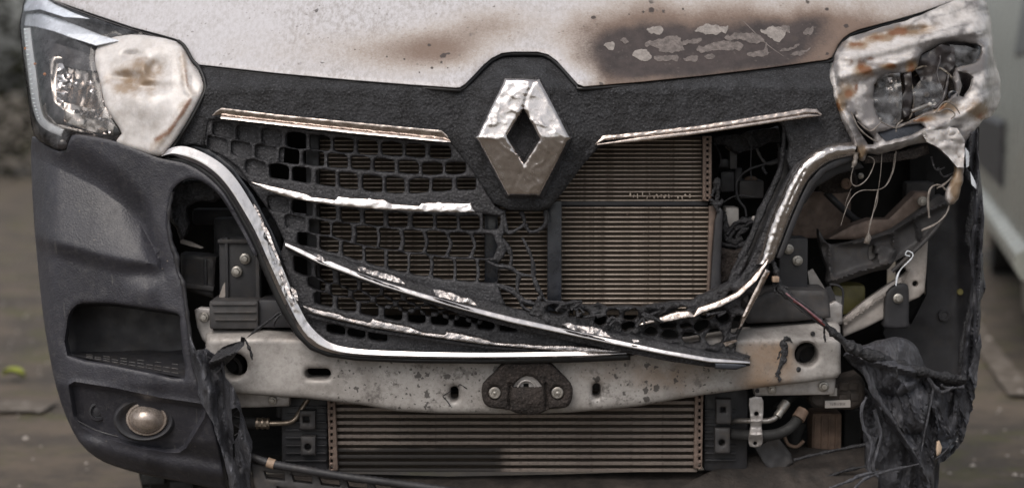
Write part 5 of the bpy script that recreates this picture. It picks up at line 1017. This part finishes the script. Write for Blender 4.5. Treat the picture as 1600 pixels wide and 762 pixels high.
# ================================================================ right-hand interior
# behind the upper right grille: fuse box, cable loops, lamp bucket
box('bay_bracket', 1126, 248, 1142, 262, .24, .30, 'black_plastic', van, .004); box('bay_bracket', 1140, 235, 1152, 264, .22, .28, 'dusty_plastic', van, .003)
box('bay_bracket', 1126, 268, 1148, 300, .25, .30, 'black_plastic', van, .004); box('bay_bracket', 1148, 262, 1160, 312, .27, .30, 'black_plastic', van, .004)
fb = box('relay_box', 1155, 282, 1194, 310, .25, .33, 'dusty_plastic', van, .006); lathe('relay_cap', 1173, 280, .27, [(11, 0), (11, 5), (8, 9), (2, 9)], 'tan_rust', fb, 16, 1, .5)
sheet('burnt_socket', smooth_line([(1132, 222), (1150, 216), (1164, 222), (1160, 232), (1144, 236), (1134, 232)], 3, True), lambda a, b: .21 + .012 * fbm(a, b, 5, 3, 2), 'brown_dust', van, step=2.5, thick=.02, jag=1.5)
sheet('burnt_shelf', [(1114, 214), (1216, 198), (1220, 222), (1200, 224), (1176, 234), (1150, 240), (1134, 228), (1116, 226)], lambda a, b: .19 + .016 * fbm(a, b, 18, 6, 3), 'char_melt', van, step=4, thick=.02, jag=1.8, r=4, rd=.006)
for q, r_, mt_ in (([(1216, 225), (1218, 245), (1208, 252), (1190, 258), (1172, 264), (1156, 276), (1150, 292), (1154, 312), (1164, 325), (1166, 338)], 1.9, 'black_plastic'), ([(1182, 232), (1190, 248), (1200, 256), (1218, 252)], 2.4, 'dusty_plastic'), ([(1196, 252), (1192, 262), (1198, 272)], 2.4, 'char_melt'), ([(1174, 228), (1173, 262), (1174, 280)], 1.1, 'black_plastic'), ([(1130, 316), (1150, 306), (1180, 308)], 1.3, 'black_plastic'), ([(1116, 224), (1126, 244), (1124, 262)], 1.2, 'char_melt')):
    tube('burnt_cable', q, r_, mt_, van, y=.18, wob=.25)
cn = box('connector', 1133, 324, 1155, 356, .19, .25, 'white_plastic', van, .006)
box('connector_clip', 1128, 330, 1134, 366, .185, .24, 'char_melt', cn, .003)
for q in ([(1130, 332), (1134, 350), (1134, 370), (1146, 378), (1160, 372)], [(1136, 366), (1146, 352), (1158, 346), (1172, 344), (1182, 340)], [(1140, 372), (1150, 358), (1164, 352), (1178, 346)], [(1124, 380), (1150, 384), (1172, 374), (1184, 350)], [(1150, 380), (1156, 364), (1170, 356)]):
    tube('melted_harness', q, [3 + random.uniform(0, 2.4) for _ in q], 'char_melt', van, y=.165, wob=.4)
lathe('harness_eye', 1178, 341, .16, [(4, 0), (4, 3), (2, 4)], 'zinc', van, 12)
for q in ([(1112, 306), (1118, 290), (1120, 278), (1122, 300), (1118, 318)], [(1110, 316), (1120, 320), (1130, 312)], [(1108, 312), (1116, 316), (1122, 330)]): tube('melted_lump', q, [2.5, 4, 4, 3, 2][:len(q)], 'char_melt', van, y=.10, wob=.5)
sheet('lower_shroud', [(1122, 386), (1150, 392), (1176, 380), (1182, 392), (1160, 420), (1136, 440), (1122, 446)], lambda a, b: .14 + .008 * fbm(a, b, 12, 4, 3), 'char_brown', van, step=4, thick=.03, jag=1.5, r=4, rd=.006)
sheet('inner_upright', [(1220, 238), (1234, 236), (1232, 282), (1216, 316), (1196, 352), (1178, 392), (1164, 414), (1170, 380), (1186, 342), (1206, 304), (1220, 276)], lambda a, b: .12 + .2 * F(a) + .004 * fbm(a, b, 18, 4), 'dusty_plastic', van, step=5, thick=.05, r=3, rd=.004)
tube('inner_flange', [(1226, 196, .08), (1224, 230, .09), (1220, 262, .10), (1208, 292, .10), (1190, 330, .09), (1176, 365, .08), (1160, 400, .07), (1146, 428, .06)], [4, 4, 4.5, 5, 6, 6, 6, 5], 'char_melt', van, wob=.2)
sheet('melted_strap', [(1150, 418), (1158, 404), (1164, 392), (1170, 398), (1164, 416), (1152, 440), (1136, 446), (1140, 432)], lambda a, b: .01 + F(a) + .01 * fbm(a, b, 10, 4), 'char_melt', van, step=3, thick=.01, jag=1.5, r=3, rd=.005)

# right cavity
blk = box('mount_block', 1217, 372, 1263, 452, .19, .27, 'black_plastic', van, .005); bolt(1232, 389, .187, 8.5, 'bolt_steel', blk); bolt(1246, 407, .187, 8.5, 'bolt_steel', blk)
sheet('crash_pad', [(1166, 472), (1200, 456), (1226, 452), (1292, 453), (1296, 470), (1298, 496), (1240, 502), (1168, 505)], lambda a, b: .10 + .3 * F(a) + .006 * fbm(a, b, 40, 4, 2) + .004 * ss(1224, 1228, a), 'dusty_plastic', van, step=6, thick=.12, r=5, rd=.01)
sheet('pale_bracket', [(1262, 424), (1270, 420), (1290, 452), (1266, 452)], .26, 'zinc', van, step=5, thick=.01)
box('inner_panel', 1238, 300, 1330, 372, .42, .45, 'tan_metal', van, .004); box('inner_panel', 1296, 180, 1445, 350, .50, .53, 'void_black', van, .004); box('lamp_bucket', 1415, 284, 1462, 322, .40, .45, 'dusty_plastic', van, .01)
tube('dark_hose', [(1290, 300, .36), (1310, 320, .36), (1340, 345, .38), (1360, 352, .40)], 6, 'black_plastic', van)
sheet('hinge_plate', smooth_line([(1272, 276), (1290, 264), (1318, 262), (1336, 268), (1340, 290), (1326, 300), (1300, 302), (1280, 298)], 2, True), lambda a, b: .30 + .01 * fbm(a, b, 14, 4), 'char_brown', van, step=5, thick=.04, r=4, rd=.008)
lathe('rubber_washer', 1322, 287, .285, [(9, 0), (9, 4), (7, 6), (4.5, 6), (4, 2), (2, 2)], 'tan_rust', van, 20); bolt(1345, 275, .30, 5, 'bolt_steel', van)
sheet('lamp_underlip', [(1350, 246), (1400, 238), (1450, 226), (1452, 240), (1430, 248), (1390, 254), (1352, 256)], lambda a, b: F(a) + .03 + .006 * fbm(a, b, 12, 4), 'char_brown', van, step=4, thick=.02, jag=1.2, r=3, rd=.004)
sheet('under_lamp_shell', [(1300, 254), (1340, 248), (1350, 262), (1310, 272), (1276, 292), (1258, 318), (1250, 316), (1262, 290), (1280, 266)], lambda a, b: F(a) + .04, 'black_plastic', van, step=5, thick=.04, r=3, rd=.005)
# tan crossmember and black moulded arm with its pale bracket
sheet('crossmember', [(1290, 374), (1330, 352), (1360, 342), (1388, 342), (1412, 318), (1430, 300), (1452, 300), (1440, 330), (1410, 356), (1376, 366), (1340, 374)], lambda a, b: .30 + 0 * a, 'tan_metal', van, step=6, thick=.05, r=4, rd=.006)
bolt(1441, 314, .27, 8, 'bolt_steel', van)
arm_o = [(1279, 358), (1288, 374), (1302, 383), (1345, 375), (1385, 363), (1405, 352), (1430, 334), (1456, 312), (1470, 304), (1482, 314), (1482, 330), (1470, 350), (1446, 376), (1420, 396), (1396, 410), (1388, 420), (1366, 424), (1330, 436), (1300, 446), (1292, 440), (1294, 424), (1286, 400), (1281, 380)]
ar_l = [([(1286, 378), (1345, 379), (1392, 364), (1432, 338), (1476, 318)], .020, 4), ([(1296, 440), (1340, 424), (1394, 412), (1440, 382), (1478, 340)], .022, 4), ([(1296, 386), (1297, 420), (1300, 434)], .014, 4), ([(1396, 366), (1398, 392), (1390, 412)], .018, 4), ([(1430, 340), (1436, 372)], .016, 3)]
def Yarm(px, py):
    y = .235 + .05 * (px - 1280) / 200
    for l, h, w_ in ar_l: y = y - h * np.exp(-(pdist(px, py, l) / w_) ** 2)
    y = y - .018 * ss(20, 14, np.hypot((px - 1381) * 1.15, py - 398)) + .004 * fbm(px, py, 24, 4, 3)
    return y
arm = sheet('bumper_arm', smooth_line(arm_o, 2, True), Yarm, 'dusty_plastic', van, holes=[[(1358, 386), (1364, 382), (1368, 385), (1366, 396), (1372, 396), (1371, 404), (1364, 408), (1358, 405), (1357, 395)]], step=3.4, thick=.03, r=3, rd=.004)
wall('arm_hole_back', [(1350, 378, .29), (1378, 378, .29), (1378, 412, .29), (1350, 412, .29)], 'zinc', arm, .003)
tube('arm_tube', [(1394, 424, .24), (1420, 400, .235), (1445, 376, .235), (1466, 352, .24), (1478, 330, .25)], 3.6, 'dusty_plastic', arm)
sheet('side_bracket', [(1316, 498), (1350, 470), (1378, 450), (1410, 430), (1417, 424), (1414, 417), (1400, 414), (1420, 398), (1448, 372), (1450, 376), (1447, 430), (1444, 456), (1436, 464), (1422, 470), (1380, 498), (1352, 512), (1318, 526)], lambda a, b: .30 - .012 * np.exp(-(pdist(a, b, [(1320, 506), (1412, 442), (1420, 424)]) / 3) ** 2), 'alu_plate', van, holes=[cir(1430, 443, 4.5)], step=4.5, thick=.012, r=3, rd=.003)
tb = sheet('bolt_tab', smooth_line([(1382, 500), (1383, 466), (1390, 452), (1402, 444), (1414, 443), (1420, 452), (1420, 500), (1418, 512), (1382, 512)], 2, True), .28, 'black_plastic', van, step=5, thick=.03, r=3, rd=.005); bolt(1403, 466, .278, 8.5, 'bolt_steel', tb)
rs = box('fluid_reservoir', 1300, 445, 1353, 492, .34, .42, 'yellow_plastic', van, .01); box('reservoir_tag', 1300, 462, 1316, 494, .325, .34, 'white_plastic', rs, .003, .15)
sheet('torn_trim', [(1290, 450), (1298, 446), (1304, 460), (1308, 480), (1316, 492), (1312, 500), (1302, 486), (1296, 470)], .22, 'black_plastic', van, step=4, thick=.008, jag=1); tube('torn_trim', [(1296, 444, .22), (1310, 446, .22), (1317, 455, .22), (1316, 480, .22), (1314, 502, .22)], 2, 'black_plastic', van)
sheet('beam_bracket', [(1288, 478), (1306, 470), (1316, 476), (1316, 506), (1290, 510)], .20, 'zinc', van, step=6, thick=.02, r=2, rd=.003)
for q in ([(1422, 400, .2), (1415, 398, .2), (1418, 392, .2), (1426, 396, .2), (1424, 404, .2), (1408, 420, .2), (1402, 432, .2), (1400, 446, .2)],): tube('melted_strand', q, [1, 1, 1, 1, 1.2, .9, 2, 1], 'frost_and_glare', van)
# wheel-arch liner and the strip of torn fender skin at the far right
sheet('arch_liner', [(1448, 330), (1484, 300), (1512, 240), (1528, 250), (1530, 420), (1520, 560), (1500, 640), (1440, 640), (1400, 560), (1380, 520), (1384, 508), (1424, 506), (1448, 460)], lambda a, b: .44 - .05 * ss(1490, 1530, a) + .006 * fbm(a, b, 60, 3), 'black_plastic', van, step=8, thick=.02)
lathe('liner_plug', 1475, 492, .432, [(11, 0), (10, 4), (7, 4), (6, 1), (2, 1)], 'black_plastic', van, 20); lathe('liner_clip', 1500, 456, .42, [(6, 0), (5, 3), (3, 3)], 'yellow_plastic', van, 8)
sheet('torn_fender_skin', [(1508, 226), (1516, 208), (1528, 200), (1530, 250), (1534, 300), (1538, 340), (1535, 390), (1538, 430), (1540, 450), (1532, 470), (1532, 510), (1524, 545), (1522, 590), (1512, 604), (1500, 602), (1508, 570), (1512, 530), (1518, 490), (1522, 440), (1518, 400), (1524, 350), (1524, 300), (1516, 262), (1510, 254)], lambda a, b: F(a) + .03 + .03 * fbm(a * 2, b * .6, 26, 5, 3) + .02 * np.sin(a * .45 + b * .03), 'melt_sheet', van, step=3.2, thick=.02, jag=1.6, r=4, rd=.01)
for q in ([(1509, 262, .3), (1512, 274, .3), (1520, 290, .3)], [(1520, 300, .3), (1516, 340, .3), (1512, 372, .3), (1518, 392, .3)], [(1521, 440, .3), (1514, 490, .3), (1504, 530, .3), (1500, 580, .3)]): tube('torn_fold', q, [3, 5, 4, 2][:len(q)], 'char_melt', van, wob=.4)
sheet('fender_shard', [(1508, 230), (1514, 238), (1516, 258), (1510, 262)], lambda a, b: F(a) + .02, 'frost_and_glare', van, step=4, thick=.004); sheet('fender_shard', [(1516, 268), (1524, 284), (1528, 298), (1518, 288)], lambda a, b: F(a) + .02, 'frost_and_glare', van, step=4, thick=.004)

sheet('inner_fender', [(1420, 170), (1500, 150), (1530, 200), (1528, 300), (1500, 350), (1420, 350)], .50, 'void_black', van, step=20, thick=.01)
# ---- wiring loom, from the grille corner to the melted bumper
loom = tube('wiring_loom', [(1206, 405, .06), (1213, 425, .05), (1216, 445, .05), (1232, 462, .04), (1250, 478, .03), (1272, 494, .02), (1290, 508, .02), (1312, 528, .03), (1340, 548, .05), (1372, 558, .07), (1400, 568, .09), (1440, 580, .11), (1480, 590, .14), (1506, 592, .16)], [4, 5, 6, 6, 5, 4, 4.5, 7, 9, 9, 8, 8, 8, 6], 'char_melt', van, wob=.35, sub=7)
for q, mt_ in (([(1228, 458, .025), (1244, 470, .015), (1262, 484, .005), (1284, 502, .005)], 'wire_pink'), ([(1240, 470, .02), (1256, 480, .01), (1274, 496, .005), (1288, 508, .01)], 'wire_red'), ([(1222, 452, .03), (1240, 474, .02), (1262, 492, .01), (1284, 508, .01)], 'rubber_seal'), ([(1236, 462, .02), (1258, 476, .005), (1276, 490, .0)], 'char_melt')): tube('wire', q, 1.3, mt_, loom, wob=.15)
box('loom_tag', 1207, 432, 1218, 441, .025, .045, 'tape_tan', loom, .003)
for q in ([(1200, 412), (1194, 424), (1186, 430)], [(1216, 440), (1210, 452), (1216, 462)], [(1224, 448), (1232, 450)], [(1288, 512), (1288, 524), (1290, 534)], [(1400, 572), (1402, 590)]): tube('melted_drip', q, 1.8, 'char_melt', loom, y=.04, wob=.5)

# ---- melted bumper cover, right
mb_o = [(1318, 556), (1335, 545), (1352, 540), (1376, 532), (1400, 527), (1420, 531), (1434, 544), (1441, 562), (1448, 580), (1478, 586), (1508, 588), (1514, 602), (1508, 640), (1500, 676), (1484, 704), (1466, 716), (1460, 742), (1455, 790), (1440, 790), (1434, 742), (1418, 704), (1396, 674), (1376, 648), (1362, 618), (1352, 590), (1334, 572)]
mb_r = [([(1318, 548), (1345, 560), (1400, 574), (1450, 586), (1505, 594)], .030, 7), ([(1352, 580), (1376, 628), (1400, 664), (1428, 702), (1446, 745)], .034, 7), ([(1395, 588), (1420, 602), (1448, 590)], .016, 6), ([(1452, 600), (1448, 650), (1436, 700), (1446, 740)], .016, 5), ([(1470, 600), (1466, 650), (1478, 690)], .012, 6), ([(1500, 600), (1494, 650), (1476, 704)], .014, 6)]
def Ymb(px, py):
    y = F(px) + .045
    for l, h, w_ in mb_r: y = y - h * np.exp(-(pdist(px, py, l) / w_) ** 2)
    y = y - .06 * np.sqrt(np.clip(1 - ((px - 1398) / 46) ** 2 - ((py - 572) / 46) ** 2, 0, 1)) - .055 * np.sqrt(np.clip(1 - ((px - 1424) / 32) ** 2 - ((py - 636) / 42) ** 2, 0, 1))
    fold = np.clip((py - 560) / 90, 0.15, 1); u_ = px * 1.6 - .45 * (py - 560)
    return y + .008 * fbm(px * 1.5, py * .8, 22, 5, 3) - .020 * fold * np.exp(-np.abs(fbm(u_, py * .35, 26, 9, 2)) * 7) - .010 * fold * np.exp(-np.abs(fbm(u_, py * .4, 13, 19, 2)) * 7)
mb = sheet('melted_bumper', smooth_line(mb_o, 2, True), Ymb, 'melt_sheet', van, holes=[[(1456, 606), (1462, 604), (1464, 640), (1458, 668), (1452, 660)], [(1478, 612), (1490, 612), (1486, 650), (1476, 662)]], step=3.3, thick=.012, jag=1.6, r=4, rd=.008)
sheet('melted_bumper_back', [(1340, 590), (1372, 630), (1420, 690), (1450, 640), (1500, 600), (1500, 660), (1470, 715), (1462, 790), (1350, 790), (1352, 700), (1346, 650)], lambda a, b: F(a) + .10 + .03 * fbm(a * 1.5, b * .5, 30, 5, 3) - .02 * np.exp(-np.abs(fbm(a * 1.5, b * .4, 20, 9, 2)) * 7), 'melt_sheet', mb, step=5, thick=.01, jag=2, r=4, rd=.008)
for i, (q, r_) in enumerate((([(1348, 572), (1360, 598), (1372, 622), (1384, 640), (1402, 664)], [5, 8, 8, 7, 3]), ([(1400, 664), (1420, 694), (1440, 726), (1452, 756), (1450, 775)], [3, 2, 2, 2, 1.5]), ([(1460, 600), (1452, 640), (1444, 680), (1440, 705)], [3, 3, 2, 1.5]), ([(1354, 620), (1346, 640), (1350, 670), (1362, 690), (1358, 720)], [4, 5, 4, 4, 3]), ([(1366, 640), (1376, 676), (1372, 700), (1364, 730), (1372, 745)], [6, 5, 4, 5, 4]), ([(1330, 770), (1350, 748), (1384, 736), (1420, 728), (1436, 724)], [3, 4, 4, 3, 2]), ([(1296, 762), (1324, 752), (1346, 742), (1376, 735)], [3, 4, 4, 2]), ([(1470, 600), (1480, 606), (1506, 604)], [4, 4, 4]), ([(1448, 586), (1460, 604), (1472, 612), (1490, 604)], [3, 5, 5, 3]), ([(1488, 690), (1476, 705), (1462, 716)], [2, 2, 1.5]))):
    tube('melted_strand', q, [k_ * .62 for k_ in r_], 'melt_sheet', mb, y=lambda a, b: float(F(a)) - .012, wob=.45, seed=i + 3, flat=.6)
sheet('torn_drape', [(1440, 584), (1470, 582), (1512, 586), (1520, 560), (1530, 520), (1534, 540), (1526, 600), (1516, 650), (1504, 690), (1486, 712), (1466, 724), (1470, 690), (1462, 650), (1450, 620)], lambda a, b: F(a) + .03 + .022 * fbm(a * 1.6, b * .4, 22, 15, 3) - .03 * np.exp(-np.abs(fbm(a * 1.7 - .3 * b, b * .35, 20, 12, 2)) * 7), 'melt_sheet', mb, holes=[[(1486, 600), (1492, 598), (1490, 640), (1482, 652)]], step=3.2, thick=.006, jag=3, jsc=9)
sheet('shiny_fold', [(1466, 668), (1476, 676), (1490, 684), (1498, 668), (1496, 690), (1482, 708), (1468, 714), (1466, 690)], lambda a, b: F(a) + .0 + .012 * fbm(a, b, 10, 5, 2), 'blue_black', mb, step=3, thick=.006, jag=1.2)
def chips(px, py, s, label, d):
    q = [(px + s * a, py + s * b) for a, b in ((-1.2, .1), (-.3, -.7), (.9, -.6), (1.1, .2), (.6, .8), (-.4, .6))]
    tag(sheet('debris_chip', q, d, 'chip', None, step=3, thick=.008, r=3, rd=.004, closedback=True), label, 'debris chip')
chips(1413, 567, 7, 'larger tan crumb lying on the rope of melted plastic', float(F(1413)) - .012)
chips(1421, 578, 3.5, 'tiny tan crumb just below the larger crumb on melted rope', float(F(1421)) - .012)
q = [(1464, 690), (1468, 688), (1472, 698), (1470, 708), (1464, 712), (1463, 702)]
tag(sheet('debris_chip', q, lambda a, b: F(a) - .016, 'chip', None, step=3, thick=.006, r=2, rd=.003, closedback=True), 'long pale chip stuck low on the melted right bumper', 'debris chip')

# ---- pipes, clamp, pump and tray, lower right
cl = sheet('pipe_clamp', smooth_line([(1171, 622), (1190, 620), (1193, 634), (1192, 654), (1190, 664), (1192, 686), (1188, 697), (1172, 697), (1170, 684), (1173, 664), (1172, 645)], 2, True), lambda a, b: .10 - .014 * np.exp(-((b - 657) / 6) ** 2) - .016 * np.exp(-((b - 678) / 7) ** 2), 'zinc', van, holes=[cir(1182, 646, 3.6), cir(1180, 692, 3)], step=3, thick=.006, r=2, rd=.002)
tube('silver_pipe', [(1140, 660, .17), (1152, 657, .14), (1175, 657, .115), (1198, 657, .115), (1210, 653, .12), (1218, 643, .13), (1226, 630, .14)], 4.6, 'steel', van, n=14); tube('pipe_nut', [(1214, 650, .122), (1222, 638, .13)], [7, 6.5], 'bolt_steel', van, sub=1, n=12); tube('pipe_nut', [(1220, 640, .13), (1229, 628, .14)], [8.5, 8], 'bolt_steel', van, sub=1, n=6)
tube('rubber_hose', [(1130, 676, .17), (1160, 679, .13), (1185, 680, .115), (1212, 678, .12), (1234, 668, .125), (1248, 652, .13), (1254, 640, .14)], 9, 'rubber', van, n=14); tube('hose_collar', [(1247, 654, .125), (1255, 640, .135)], [11, 10], 'tan_rust', van, sub=1, n=14)
tube('heater_pipe', [(1212, 640, .2), (1230, 625, .22), (1245, 612, .24)], 8, 'rubber', van, n=12)
pump = sheet('pump_housing', [(1262, 622), (1272, 606), (1300, 600), (1346, 588), (1352, 600), (1350, 632), (1330, 640), (1270, 636)], lambda a, b: .155 + .004 * fbm(a, b, 20, 3), 'brown_dust', van, step=5, thick=.1, r=5, rd=.012)
box('type_label', 1289, 625, 1329, 636.5, .147, .152, 'label_print', pump, .0005, -.03); box('type_label', 1296, 606, 1308, 618, .147, .152, 'white_plastic', pump, .0005)
for (a, b) in ((1318, 604), (1334, 604), (1318, 622), (1336, 620)): box('housing_rib', a - 7, b - 6, a + 7, b + 6, .150, .16, 'brown_dust', pump, .003)
box('gearbox_block', 1268, 645, 1316, 716, .26, .34, 'tan_rust', van, .008); box('gearbox_block', 1318, 640, 1346, 700, .28, .34, 'void_black', van, .008)
for k in range(4): box('block_rib', 1272 + 11 * k, 650, 1275 + 11 * k, 708, .253, .27, 'tan_rust', van, .003)
tube('rusty_clip', [(1226, 682, .2), (1232, 694, .2), (1245, 697, .2), (1256, 688, .2)], 3, 'tan_rust', van); tube('bay_hose', [(1252, 660, .24), (1242, 690, .24), (1250, 716, .24)], 9, 'void_black', van)
sheet('splash_tray', [(1100, 742), (1160, 716), (1220, 700), (1260, 700), (1310, 704), (1360, 690), (1372, 720), (1372, 790), (1060, 790), (1060, 762)], lambda a, b: .22 - .0016 * (b - 700) + .012 * fbm(a, b, 46, 5, 3), 'brown_dust', van, step=5, thick=.01, jag=1)
sheet('tray_bracket', [(1180, 700), (1214, 680), (1236, 708), (1240, 722), (1206, 742), (1196, 728)], lambda a, b: .17 + .006 * fbm(a, b, 14, 4), 'dusty_plastic', van, step=4, thick=.02, r=3, rd=.005); box('tray_clip', 1200, 744, 1212, 750, .15, .16, 'alu_plate', van, .001, -.15)
for q in ([(1240, 718), (1280, 708), (1320, 700), (1352, 694)], [(1290, 745), (1320, 735), (1352, 728)], [(1180, 755), (1220, 748), (1260, 752), (1300, 745)]): tube('burnt_cable', q, 2.6, 'char_melt', van, y=.15, wob=.4)
# ---- lower left: pipe, corrugated loom, lower grille
tube('brass_pipe', [(400, 661, .15), (425, 661, .15), (448, 660, .15), (460, 655, .15), (470, 640, .16), (484, 618, .17)], 4, 'brass_pipe', van, n=14)
nut = tube('pipe_nut', [(399, 660.5, .15), (421, 661, .15)], [8.5, 8.5], 'brass_pipe', van, sub=1, n=6, smooth=False)
for k in range(3): tube('nut_ring', [(401 + 8 * k, 660.6, .15), (404 + 8 * k, 660.7, .15)], [9.6, 9.6], 'brass_pipe', nut, sub=1, n=14)
tube('cloth_hose', [(350, 660, .16), (380, 660, .155), (401, 660.5, .15)], 9.5, 'rubber', van, n=12)
box('dark_bracket', 432, 634, 440, 652, .2, .22, 'black_plastic', van, .003)
hose = tube('corrugated_loom', [(386, 712, .06), (400, 716, .05), (430, 725, .045), (480, 734, .04), (540, 744, .04), (600, 752, .04), (660, 760, .045), (720, 768, .05)], 7.2, 'black_plastic', van, n=12, sub=13, ridges=.16)
tube('loom_tape', [(418, 721.5, .047), (429, 725, .045)], [8.2, 8.2], 'tape_tan', hose, sub=1, n=14)
hG = []
for r_ in range(2):
    for k in range(7):
        a = 412 + 43 * k + (20 if r_ else 0); b = 735 + 30 * r_ + (a - 412) * .115 - (8 if r_ else 0)
        hG.append([(a, b), (a + 8, b + 3), (a + 18, b + 4), (a + 32, b + 4), (a + 33, b + 15), (a + 4, b + 12)])
sheet('lower_grille', [(390, 722), (440, 730), (540, 744), (640, 757), (730, 770), (760, 800), (420, 800), (398, 760)], lambda a, b: .055 + .0002 * (a - 400) * 0, 'dusty_plastic', van, holes=hG, step=4, thick=.02, r=3, rd=.004)
